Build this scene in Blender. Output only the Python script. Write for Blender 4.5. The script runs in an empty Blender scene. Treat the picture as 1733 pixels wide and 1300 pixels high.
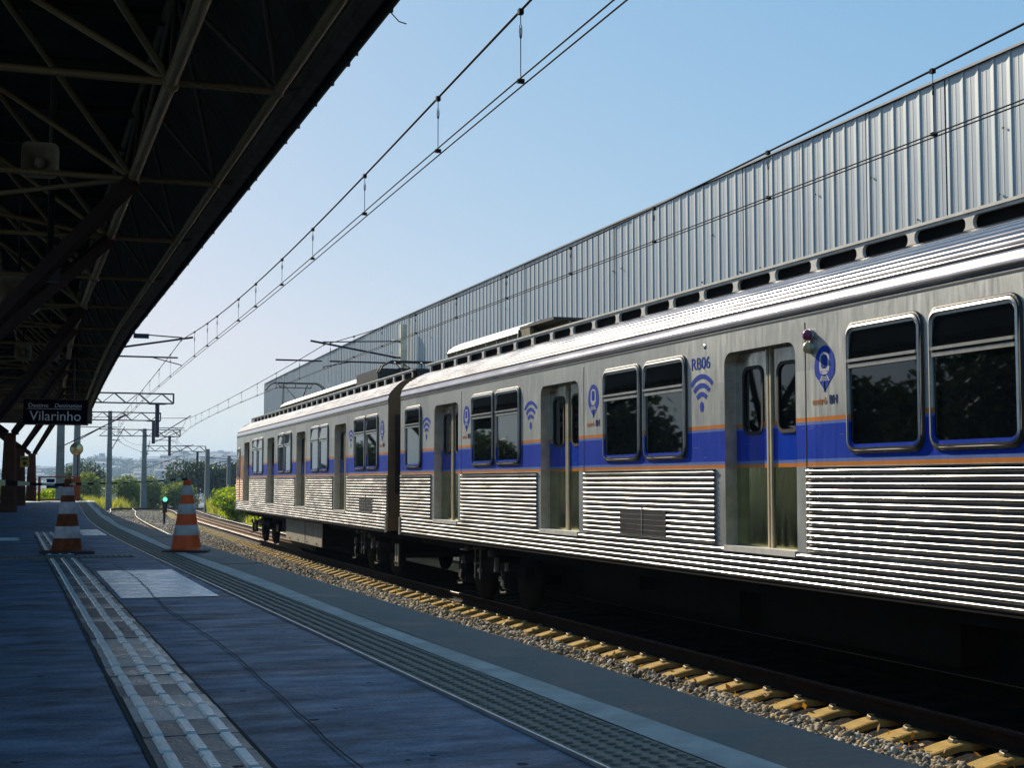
import bpy, math, random
import numpy as np
from mathutils import Vector, Matrix

rng = random.Random(7)
nrng = np.random.default_rng(11)
S = bpy.context.scene
COL = S.collection
R = math.radians
PI = math.pi

# ------------------------------------------------------------------ camera
CAM_H = 0.72
cam_d = bpy.data.cameras.new('camera')
cam = bpy.data.objects.new('camera', cam_d)
COL.objects.link(cam)
cam.location = (0, 0, CAM_H)
cam.rotation_euler = (R(90 + 3.957), 0, -R(19.30))
cam_d.sensor_width = 36.0
cam_d.lens = 36.0 * 2400 / 1733
cam_d.clip_start = 0.05
cam_d.clip_end = 9000
S.camera = cam

# ------------------------------------------------------------------ sky, sun, exposure
SUN = Vector((-0.20, 0.851, 0.475)).normalized()
SUN_EL = math.asin(SUN.z)
SUN_AZ = math.atan2(SUN.x, SUN.y)
W = bpy.data.worlds.new('World')
S.world = W
W.use_nodes = True
wn = W.node_tree
bg = wn.nodes['Background']
sky = wn.nodes.new('ShaderNodeTexSky')
sky.sky_type = 'NISHITA'
sky.sun_disc = False
sky.sun_elevation = SUN_EL
sky.sun_rotation = SUN_AZ
sky.altitude = 200
sky.air_density = 1.0
sky.dust_density = 0.5
sky.ozone_density = 1.6
sp_ = wn.nodes.new('ShaderNodeSeparateColor')
cb_ = wn.nodes.new('ShaderNodeCombineColor')
wn.links.new(sky.outputs[0], sp_.inputs[0])
for ch, ex, k in ((0, 0.82, 0.98), (1, 0.47, 2.01), (2, 0.26, 3.58)):   # pale, slightly cyan grade of the clear sky
    pw = wn.nodes.new('ShaderNodeMath'); pw.operation = 'POWER'; pw.inputs[1].default_value = ex
    ml = wn.nodes.new('ShaderNodeMath'); ml.operation = 'MULTIPLY'; ml.inputs[1].default_value = k
    wn.links.new(sp_.outputs[ch], pw.inputs[0])
    wn.links.new(pw.outputs[0], ml.inputs[0])
    wn.links.new(ml.outputs[0], cb_.inputs[ch])
mg_ = wn.nodes.new('ShaderNodeMath'); mg_.operation = 'MULTIPLY'; mg_.inputs[1].default_value = 0.96
mn_ = wn.nodes.new('ShaderNodeMath'); mn_.operation = 'MINIMUM'
wn.links.new(cb_.inputs[1].links[0].from_socket, mg_.inputs[0])
wn.links.new(cb_.inputs[0].links[0].from_socket, mn_.inputs[0])
wn.links.new(mg_.outputs[0], mn_.inputs[1])
wn.links.new(mn_.outputs[0], cb_.inputs[0])
wn.links.new(cb_.outputs[0], bg.inputs[0])
bg.inputs[1].default_value = 0.1
sl = bpy.data.lights.new('sun', 'SUN')
sl.energy = 4.6
sl.angle = R(0.55)
sl.color = (1.0, 0.88, 0.70)
so = bpy.data.objects.new('sun', sl)
COL.objects.link(so)
so.location = (-20, 60, 40)
so.rotation_euler = SUN.to_track_quat('Z', 'Y').to_euler()
S.view_settings.view_transform = 'Standard'
S.view_settings.look = 'None'
S.view_settings.exposure = 0.4
S.view_settings.gamma = 1.0
S.view_settings.use_curve_mapping = False
S.render.engine = 'CYCLES'
S.cycles.use_denoising = True
S.cycles.max_bounces = 6
S.cycles.diffuse_bounces = 3
S.cycles.glossy_bounces = 3
S.cycles.transmission_bounces = 3
S.cycles.volume_bounces = 0
S.cycles.transparent_max_bounces = 6
S.cycles.sample_clamp_indirect = 6
S.cycles.caustics_reflective = False
S.cycles.caustics_refractive = False


# ------------------------------------------------------------------ mesh helpers
class MB:
    def __init__(self):
        self.v = []
        self.f = []
        self.sm = []

    def add(self, vs, fs, smooth=False):
        o = len(self.v)
        self.v.extend([tuple(p) for p in vs])
        for f in fs:
            self.f.append(tuple(i + o for i in f))
            self.sm.append(smooth)
        return self

    def box(self, x0, x1, y0, y1, z0, z1):
        vs = [(x, y, z) for x in (x0, x1) for y in (y0, y1) for z in (z0, z1)]
        return self.add(vs, [(0, 1, 3, 2), (4, 6, 7, 5), (0, 4, 5, 1), (2, 3, 7, 6), (0, 2, 6, 4), (1, 5, 7, 3)])

    def tube(self, a, b, r, n=8, r2=None, caps=True, smooth=True):
        a = Vector(a); b = Vector(b)
        d = b - a
        if d.length < 1e-6:
            return self
        d.normalize()
        u = d.cross(Vector((0, 0, 1)))
        if u.length < 1e-3:
            u = Vector((1, 0, 0))
        u.normalize()
        w = d.cross(u)
        r2 = r if r2 is None else r2
        vs = []
        for k in range(n):
            t = 2 * PI * k / n
            e = u * math.cos(t) + w * math.sin(t)
            vs.append(a + e * r)
            vs.append(b + e * r2)
        fs = [(2 * k, 2 * ((k + 1) % n), 2 * ((k + 1) % n) + 1, 2 * k + 1) for k in range(n)]
        self.add(vs, fs, smooth)
        if caps:
            o = len(self.v) - 2 * n
            self.f.append(tuple(o + 2 * k for k in range(n))); self.sm.append(False)
            self.f.append(tuple(o + 2 * k + 1 for k in reversed(range(n)))); self.sm.append(False)
        return self

    def path(self, pts, r, n=6):
        P = [Vector(p) for p in pts]
        rings = []
        for i, p in enumerate(P):
            d = (P[min(i + 1, len(P) - 1)] - P[max(i - 1, 0)]).normalized()
            u = d.cross(Vector((0, 0, 1)))
            if u.length < 1e-3:
                u = Vector((1, 0, 0))
            u.normalize()
            w = d.cross(u)
            rings.append([p + (u * math.cos(2 * PI * k / n) + w * math.sin(2 * PI * k / n)) * r for k in range(n)])
        vs = [q for g in rings for q in g]
        fs = []
        for i in range(len(P) - 1):
            for k in range(n):
                fs.append((i * n + k, i * n + (k + 1) % n, (i + 1) * n + (k + 1) % n, (i + 1) * n + k))
        fs.append(tuple(range(n)))
        fs.append(tuple(reversed(range((len(P) - 1) * n, len(P) * n))))
        return self.add(vs, fs, True)

    def beam(self, a, b, w, h):
        a = Vector(a); b = Vector(b)
        d = (b - a).normalized()
        u = d.cross(Vector((0, 0, 1)))
        if u.length < 1e-3:
            u = Vector((1, 0, 0))
        u.normalize()
        t = u.cross(d)
        vs = []
        for p in (a, b):
            for sx, sz in ((-1, -1), (1, -1), (1, 1), (-1, 1)):
                vs.append(p + u * (sx * w / 2) + t * (sz * h / 2))
        return self.add(vs, [(0, 1, 2, 3), (7, 6, 5, 4), (0, 4, 5, 1), (1, 5, 6, 2), (2, 6, 7, 3), (3, 7, 4, 0)])

    def lathe(self, prof, n=24, c=(0, 0, 0), axis='z', smooth=True):
        vs = []
        for r, z in prof:
            for k in range(n):
                t = 2 * PI * k / n
                if axis == 'z':
                    vs.append((c[0] + r * math.cos(t), c[1] + r * math.sin(t), c[2] + z))
                elif axis == 'x':
                    vs.append((c[0] + z, c[1] + r * math.cos(t), c[2] + r * math.sin(t)))
                else:
                    vs.append((c[0] + r * math.cos(t), c[1] + z, c[2] + r * math.sin(t)))
        fs = []
        for i in range(len(prof) - 1):
            for k in range(n):
                fs.append((i * n + k, i * n + (k + 1) % n, (i + 1) * n + (k + 1) % n, (i + 1) * n + k))
        return self.add(vs, fs, smooth)

    def ribbon(self, rows, smooth=False, close=False):
        m = len(rows[0])
        vs = [p for r in rows for p in r]
        fs = []
        for i in range(len(rows) - 1):
            for k in range(m if close else m - 1):
                k2 = (k + 1) % m
                fs.append((i * m + k, i * m + k2, (i + 1) * m + k2, (i + 1) * m + k))
        return self.add(vs, fs, smooth)

    def poly(self, pts):
        return self.add(pts, [tuple(range(len(pts)))])

    def mesh(self, name, shift=(0, 0, 0)):
        me = bpy.data.meshes.new(name)
        if any(shift):
            vs = [(p[0] - shift[0], p[1] - shift[1], p[2] - shift[2]) for p in self.v]
        else:
            vs = self.v
        me.from_pydata(vs, [], self.f)
        me.polygons.foreach_set('use_smooth', self.sm)
        me.update()
        return me


BASE = {}


def link(name, me, m, parent=None):
    o = bpy.data.objects.new(name, me)
    COL.objects.link(o)
    if m is not None and not me.materials:
        me.materials.append(m)
    if parent is not None:
        o.parent = parent
    return o


def root_of(o):
    while o.parent is not None:
        o = o.parent
    return o


def obj(name, mb, m, parent=None):
    """one mesh object; mb is in world coordinates when the parent was made by thing(world=True)"""
    sh = (0, 0, 0)
    if parent is not None:
        sh = BASE.get(root_of(parent).name, (0, 0, 0))
    return link(name, mb.mesh(name, sh), m, parent)


def again(o, parent, matrix=None):
    c = o.copy()
    COL.objects.link(c)
    c.parent = parent
    if matrix is not None:
        c.matrix_local = matrix
    return c


def tag(o, label, cat, group=None):
    o['label'] = label
    o['category'] = cat
    if group:
        o['group'] = group
    return o


def thing(name, label, cat, loc, group=None, world=True, rotz=0):
    o = bpy.data.objects.new(name, None)
    COL.objects.link(o)
    o.empty_display_size = 0.2
    o.location = loc
    o.rotation_euler = (0, 0, rotz)
    if world:
        BASE[o.name] = tuple(loc)
    return tag(o, label, cat, group)


def struct(name, mb, m):
    o = obj(name, mb, m)
    o['kind'] = 'structure'
    return o


def np_mesh(name, V, F, m, smooth=False, parent=None):
    """many equal-sided faces, straight from arrays"""
    me = bpy.data.meshes.new(name)
    k = F.shape[1]
    me.vertices.add(len(V))
    me.vertices.foreach_set('co', V.astype(np.float32).ravel())
    me.loops.add(F.size)
    me.loops.foreach_set('vertex_index', F.astype(np.int32).ravel())
    me.polygons.add(len(F))
    me.polygons.foreach_set('loop_start', np.arange(0, F.size, k, dtype=np.int32))
    if smooth:
        me.polygons.foreach_set('use_smooth', np.ones(len(F), dtype=bool))
    me.update(calc_edges=True)
    return link(name, me, m, parent)


# ------------------------------------------------------------------ materials
def mat(name, col, rough=0.6, metal=0.0, var=0.25, scale=6.0, bump=0.0, bscale=40.0, col2=None, stretch=None, spec=0.5, rvar=0.0, detail=5, coord='Object'):
    m = bpy.data.materials.new(name)
    m.use_nodes = True
    nt = m.node_tree
    b = nt.nodes['Principled BSDF']
    b.inputs['Roughness'].default_value = rough
    b.inputs['Metallic'].default_value = metal
    b.inputs['Specular IOR Level'].default_value = spec
    tc = nt.nodes.new('ShaderNodeTexCoord')
    src = tc.outputs[coord]
    if stretch:
        mp = nt.nodes.new('ShaderNodeMapping')
        mp.inputs['Scale'].default_value = stretch
        nt.links.new(src, mp.inputs[0])
        src = mp.outputs[0]
    no = nt.nodes.new('ShaderNodeTexNoise')
    no.inputs['Scale'].default_value = scale
    no.inputs['Detail'].default_value = detail
    no.inputs['Roughness'].default_value = 0.62
    nt.links.new(src, no.inputs['Vector'])
    rp = nt.nodes.new('ShaderNodeValToRGB')
    c1 = tuple(c * (1 - var) for c in col)
    c2 = tuple(min(1, c * (1 + var)) for c in col) if col2 is None else col2
    rp.color_ramp.elements[0].position = 0.32
    rp.color_ramp.elements[1].position = 0.68
    rp.color_ramp.elements[0].color = (*c1, 1)
    rp.color_ramp.elements[1].color = (*c2, 1)
    nt.links.new(no.outputs['Fac'], rp.inputs[0])
    nt.links.new(rp.outputs[0], b.inputs['Base Color'])
    if rvar:
        mr = nt.nodes.new('ShaderNodeMapRange')
        mr.inputs['From Min'].default_value = 0.3
        mr.inputs['From Max'].default_value = 0.7
        mr.inputs['To Min'].default_value = max(0.03, rough - rvar)
        mr.inputs['To Max'].default_value = min(1, rough + rvar)
        nt.links.new(no.outputs['Fac'], mr.inputs['Value'])
        nt.links.new(mr.outputs[0], b.inputs['Roughness'])
    if bump:
        n2 = nt.nodes.new('ShaderNodeTexNoise')
        n2.inputs['Scale'].default_value = bscale
        n2.inputs['Detail'].default_value = 4
        nt.links.new(src, n2.inputs['Vector'])
        bp = nt.nodes.new('ShaderNodeBump')
        bp.inputs['Strength'].default_value = bump
        bp.inputs['Distance'].default_value = 0.02
        nt.links.new(n2.outputs['Fac'], bp.inputs['Height'])
        nt.links.new(bp.outputs[0], b.inputs['Normal'])
    return m


def leaf_mat(name, c1, c2, trans=0.45):
    m = bpy.data.materials.new(name)
    m.use_nodes = True
    nt = m.node_tree
    b = nt.nodes['Principled BSDF']
    out = nt.nodes['Material Output']
    g = nt.nodes.new('ShaderNodeNewGeometry')
    rp = nt.nodes.new('ShaderNodeValToRGB')
    rp.color_ramp.elements[0].color = (*c1, 1)
    rp.color_ramp.elements[1].color = (*c2, 1)
    nt.links.new(g.outputs['Random Per Island'], rp.inputs[0])
    nt.links.new(rp.outputs[0], b.inputs['Base Color'])
    b.inputs['Roughness'].default_value = 0.55
    t = nt.nodes.new('ShaderNodeBsdfTranslucent')
    mx = nt.nodes.new('ShaderNodeMix')
    mx.data_type = 'RGBA'
    mx.blend_type = 'MULTIPLY'
    mx.inputs[0].default_value = 1
    mx.inputs[7].default_value = (1.5, 1.4, 0.6, 1)
    nt.links.new(rp.outputs[0], mx.inputs[6])
    nt.links.new(mx.outputs[2], t.inputs[0])
    ms = nt.nodes.new('ShaderNodeMixShader')
    ms.inputs[0].default_value = trans
    nt.links.new(b.outputs[0], ms.inputs[1])
    nt.links.new(t.outputs[0], ms.inputs[2])
    nt.links.new(ms.outputs[0], out.inputs[0])
    return m


M = {}
M['platform'] = None
M['coping'] = mat('coping_concrete', (0.06, 0.06, 0.055), 0.6, var=0.3, col2=(0.2, 0.2, 0.165), scale=2.4, bump=0.4, bscale=60, stretch=(0.8, 2.0, 1), rvar=0.15, detail=11, spec=0.35)
M['patch'] = mat('patch_concrete', (0.8, 0.86, 0.88), 0.3, var=0.3, scale=6.0, bump=0.3, bscale=40, rvar=0.16, detail=10)
M['pale'] = mat('pale_strip_paint', (0.52, 0.5, 0.43), 0.65, var=0.3, scale=5, bump=0.2, bscale=80, detail=9)
M['tile'] = mat('guide_tile', (0.07, 0.145, 0.185), 0.32, var=0.4, scale=4.0, bump=0.25, bscale=60, rvar=0.14)
M['bar'] = mat('guide_bar_worn', (0.5, 0.64, 0.68), 0.3, var=0.35, scale=6, bump=0.15, bscale=60, rvar=0.12)
M['dome'] = mat('dome_tile', (0.15, 0.14, 0.1), 0.55, var=0.35, scale=8, bump=0.2, bscale=90, spec=0.4)
M['trim'] = mat('aluminium_trim', (0.45, 0.45, 0.45), 0.35, metal=0.8, var=0.2)
M['joint'] = mat('dark_joint', (0.015, 0.015, 0.017), 0.9)
M['ballast'] = mat('ballast_ground', (0.02, 0.017, 0.014), 0.95, var=0.6, scale=16, bump=1.0, bscale=20, detail=8, spec=0.1)
M['stone'] = None
M['sleeper'] = mat('concrete_sleeper', (0.46, 0.35, 0.19), 0.9, var=0.25, scale=9, bump=0.3, bscale=60, detail=8)
M['clip'] = mat('rail_clip_steel', (0.5, 0.42, 0.28), 0.6, metal=0.2)
M['railhead'] = mat('rail_steel', (0.028, 0.018, 0.013), 0.85, var=0.3, scale=4, spec=0.1)
M['railtop'] = mat('rail_polished', (0.26, 0.24, 0.23), 0.5, metal=1.0, var=0.1)
M['guard'] = mat('guard_rail_rust', (0.3, 0.16, 0.07), 0.8, var=0.3, scale=5)
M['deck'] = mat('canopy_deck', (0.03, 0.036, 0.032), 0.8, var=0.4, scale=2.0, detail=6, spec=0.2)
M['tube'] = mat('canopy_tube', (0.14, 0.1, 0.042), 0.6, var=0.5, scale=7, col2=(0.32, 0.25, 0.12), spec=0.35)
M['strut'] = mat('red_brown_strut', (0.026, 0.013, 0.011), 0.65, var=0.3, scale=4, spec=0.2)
M['column'] = mat('column_brown', (0.1, 0.036, 0.016), 0.75, var=0.3, scale=3, bump=0.2, bscale=30)
M['eave'] = mat('eave_steel', (0.075, 0.062, 0.045), 0.7, var=0.4, scale=5)
M['black'] = mat('black_paint', (0.012, 0.012, 0.013), 0.5, var=0.3)
M['under'] = mat('underframe_grime_and_shade', (0.006, 0.006, 0.006), 0.85, var=0.4, scale=5, spec=0.15)
M['undergrey'] = mat('underframe_grey', (0.14, 0.125, 0.105), 0.8, var=0.45, scale=8, spec=0.15)
M['underbox'] = mat('equipment_box', (0.42, 0.37, 0.27), 0.7, var=0.2, scale=5)
M['fluted'] = mat('fluted_steel', (0.4, 0.385, 0.365), 0.235, metal=1.0, var=0.26, scale=2.5, rvar=0.05, stretch=(1, 0.6, 3), detail=9, bump=0.015, bscale=2.5)
M['roof'] = mat('roof_steel', (0.46, 0.43, 0.425), 0.17, metal=1.0, var=0.14, scale=2.5, rvar=0.04, stretch=(1, 0.5, 3), detail=7)
M['recess'] = mat('recess_shade_steel', (0.16, 0.148, 0.14), 0.6, metal=0.2, var=0.4, scale=4, spec=0.2)  # dark tone painted in for shade in roof grooves and flute gaps
M['smooth'] = mat('door_steel', (0.5, 0.5, 0.47), 0.3, metal=1.0, var=0.12, scale=3, rvar=0.08)
M['grime'] = mat('dull_steel', (0.42, 0.42, 0.38), 0.45, metal=0.85, var=0.25, scale=5, rvar=0.08)
M['frame'] = mat('window_frame_aluminium', (0.66, 0.65, 0.62), 0.3, metal=0.9, var=0.12, scale=9)
M['rubber'] = mat('black_rubber', (0.012, 0.012, 0.013), 0.55, var=0.2)
M['glass'] = mat('dark_glass', (0.004, 0.005, 0.006), 0.02, var=0.2, scale=2, spec=0.5)
M['glass'].node_tree.nodes['Principled BSDF'].inputs['Specular Tint'].default_value = (0.62, 0.86, 1.0, 1)
M['cream'] = mat('cream_rubber_edge', (0.6, 0.5, 0.32), 0.6, var=0.15)
M['endpanel'] = mat('car_end_paint', (0.16, 0.1, 0.045), 0.5, var=0.2, scale=4)
M['rooflid'] = mat('roof_unit_paint', (0.78, 0.73, 0.64), 0.55, var=0.15, scale=6)
M['roofside'] = mat('roof_unit_side', (0.22, 0.19, 0.1), 0.7, var=0.45, scale=12)
M['panto'] = mat('pantograph_steel', (0.03, 0.03, 0.032), 0.5, metal=0.3)
M['logoblue'] = mat('logo_blue', (0.01, 0.055, 0.42), 0.55, var=0.2, scale=14, spec=0.1)
M['logogrey'] = mat('logo_grey', (0.55, 0.56, 0.56), 0.5, var=0.1)
M['logonavy'] = mat('logo_navy', (0.01, 0.03, 0.14), 0.5, var=0.1, spec=0.1)
M['logoorange'] = mat('logo_orange', (0.75, 0.27, 0.07), 0.5, var=0.1, spec=0.1)
M['shed'] = mat('galvanised_sheet', (0.4, 0.445, 0.46), 0.45, metal=0.1, var=0.07, scale=1.6, stretch=(1, 1, 0.25), rvar=0.08, detail=7)
M['shedcap'] = mat('shed_flashing', (0.2, 0.21, 0.21), 0.55, var=0.2)
M['concrete'] = mat('mast_concrete', (0.2, 0.21, 0.2), 0.85, var=0.25, scale=3, bump=0.3, bscale=30)
M['steelblue'] = mat('galvanised_portal', (0.022, 0.026, 0.05), 0.7, var=0.2, spec=0.2)
M['wire'] = mat('wire_copper', (0.006, 0.007, 0.012), 0.8, spec=0.1)
M['insul'] = mat('insulator_brown', (0.05, 0.035, 0.03), 0.3)
M['orange'] = mat('cone_orange', (0.66, 0.09, 0.01), 0.5, var=0.18, scale=9, bump=0.1, spec=0.4)
M['orangedirty'] = mat('cone_orange_worn', (0.15, 0.04, 0.01), 0.7, var=0.4, scale=14, bump=0.1, spec=0.25)
M['band'] = mat('cone_band', (0.42, 0.45, 0.45), 0.45, var=0.14, scale=10)
M['bandworn'] = mat('cone_band_worn', (0.5, 0.47, 0.5), 0.6, var=0.3, scale=14)
M['conebase'] = mat('cone_base', (0.03, 0.025, 0.03), 0.7)
M['tapeyellow'] = mat('tape_yellow', (0.5, 0.52, 0.3), 0.4, var=0.1)
M['gate'] = mat('gate_orange', (0.5, 0.09, 0.02), 0.5, var=0.25, scale=6)
M['sign'] = mat('sign_black', (0.004, 0.004, 0.009), 0.6, spec=0.05)
M['signtext'] = mat('sign_letters', (0.75, 0.75, 0.78), 0.5, var=0.03)
M['noticeyellow'] = mat('notice_yellow', (0.55, 0.36, 0.05), 0.5)
M['horn'] = mat('speaker_grey', (0.3, 0.27, 0.2), 0.6)
M['purple'] = mat('lamp_lens_purple', (0.25, 0.05, 0.13), 0.12, var=0.1)
M['creamlens'] = mat('lamp_lens_cream', (0.6, 0.5, 0.28), 0.25, var=0.1)
M['mirror'] = mat('mirror_amber', (0.85, 0.72, 0.36), 0.3, metal=0.7, var=0.1)
M['whiteblock'] = mat('white_block', (0.6, 0.56, 0.5), 0.8)
M['ground'] = mat('earth', (0.12, 0.1, 0.05), 1.0, var=0.4, scale=0.4, col2=(0.2, 0.18, 0.07), detail=8)
M['leafbright'] = leaf_mat('leaf_bright', (0.2, 0.32, 0.025), (0.42, 0.5, 0.06), 0.55)
M['leafmid'] = leaf_mat('leaf_mid', (0.07, 0.13, 0.025), (0.2, 0.25, 0.05), 0.45)
M['leafdark'] = leaf_mat('leaf_dark', (0.02, 0.045, 0.018), (0.06, 0.1, 0.035), 0.3)
M['grass'] = leaf_mat('grass_blades', (0.15, 0.21, 0.035), (0.45, 0.43, 0.1), 0.5)
M['bark'] = mat('bark', (0.07, 0.05, 0.035), 0.9, var=0.3)
M['hill'] = mat('hill_cover', (0.035, 0.06, 0.03), 1.0, var=0.5, scale=0.012, col2=(0.13, 0.14, 0.07), detail=9)
M['house'] = mat('far_house', (0.5, 0.42, 0.36), 0.9, var=0.4, scale=0.03)


def floor_mat():
    m = bpy.data.materials.new('platform_concrete')
    m.use_nodes = True
    nt = m.node_tree
    N, Lk = nt.nodes.new, nt.links.new
    b = nt.nodes['Principled BSDF']
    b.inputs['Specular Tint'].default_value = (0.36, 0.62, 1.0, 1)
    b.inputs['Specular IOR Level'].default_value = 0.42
    tc = N('ShaderNodeTexCoord')

    def noise(scale, stretch, detail, rough=0.65):
        mp = N('ShaderNodeMapping'); mp.inputs['Scale'].default_value = stretch
        no = N('ShaderNodeTexNoise'); no.inputs['Scale'].default_value = scale; no.inputs['Detail'].default_value = detail; no.inputs['Roughness'].default_value = rough
        Lk(tc.outputs['Object'], mp.inputs[0]); Lk(mp.outputs[0], no.inputs['Vector'])
        return no.outputs['Fac']

    def rng_(src, a, b_, lo, hi):
        q = N('ShaderNodeMapRange')
        q.inputs['From Min'].default_value = a; q.inputs['From Max'].default_value = b_
        q.inputs['To Min'].default_value = lo; q.inputs['To Max'].default_value = hi
        Lk(src, q.inputs['Value'])
        return q.outputs[0]

    def math_(op, p, q):
        n = N('ShaderNodeMath'); n.operation = op
        for k, v in enumerate((p, q)):
            if isinstance(v, (int, float)):
                n.inputs[k].default_value = v
            else:
                Lk(v, n.inputs[k])
        return n.outputs[0]
    big = noise(1.5, (0.7, 1.5, 1), 5)
    streak = noise(2.8, (0.9, 2.1, 1), 12, 0.76)
    fine = noise(95, (0.8, 1.2, 1), 3)
    stain = noise(3.2, (1, 1, 1), 6)
    v = math_('ADD', math_('MULTIPLY', big, 0.52), math_('MULTIPLY', streak, 0.48))
    f = rng_(v, 0.39, 0.6, 0.0, 1.0)
    f = math_('MULTIPLY', f, rng_(fine, 0.3, 0.7, 0.72, 1.2))
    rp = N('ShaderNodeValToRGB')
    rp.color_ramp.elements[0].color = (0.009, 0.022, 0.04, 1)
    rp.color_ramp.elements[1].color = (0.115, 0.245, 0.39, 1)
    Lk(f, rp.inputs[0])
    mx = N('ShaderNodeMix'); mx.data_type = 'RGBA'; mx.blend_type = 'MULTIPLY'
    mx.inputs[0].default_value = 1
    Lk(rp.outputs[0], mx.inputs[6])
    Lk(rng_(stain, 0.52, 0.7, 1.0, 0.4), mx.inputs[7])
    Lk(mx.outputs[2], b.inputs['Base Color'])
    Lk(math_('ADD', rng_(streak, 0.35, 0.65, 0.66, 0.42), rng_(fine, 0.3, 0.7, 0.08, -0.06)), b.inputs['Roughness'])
    bp = N('ShaderNodeBump'); bp.inputs['Strength'].default_value = 0.75; bp.inputs['Distance'].default_value = 0.014
    Lk(math_('ADD', math_('MULTIPLY', streak, 0.8), math_('MULTIPLY', fine, 0.35)), bp.inputs['Height'])
    Lk(bp.outputs[0], b.inputs['Normal'])
    return m


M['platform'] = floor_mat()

for k in ('tile', 'bar', 'patch', 'coping', 'pale', 'dome'):
    M[k].node_tree.nodes['Principled BSDF'].inputs['Specular Tint'].default_value = (0.55, 0.8, 1.0, 1)


def stone_mat():
    m = bpy.data.materials.new('ballast_stone')
    m.use_nodes = True
    nt = m.node_tree
    b = nt.nodes['Principled BSDF']
    b.inputs['Roughness'].default_value = 0.85
    g = nt.nodes.new('ShaderNodeNewGeometry')
    rp = nt.nodes.new('ShaderNodeValToRGB')
    e = rp.color_ramp.elements
    e[0].color = (0.05, 0.042, 0.034, 1)
    e[1].color = (0.5, 0.46, 0.38, 1)
    for p, c in ((0.3, (0.26, 0.21, 0.15, 1)), (0.55, (0.38, 0.31, 0.18, 1)), (0.75, (0.42, 0.26, 0.1, 1)), (0.82, (0.4, 0.36, 0.3, 1))):
        k = e.new(p)
        k.color = c
    nt.links.new(g.outputs['Random Per Island'], rp.inputs[0])
    nt.links.new(rp.outputs[0], b.inputs['Base Color'])
    return m


M['stone'] = stone_mat()

RAIL = -1.25


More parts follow.
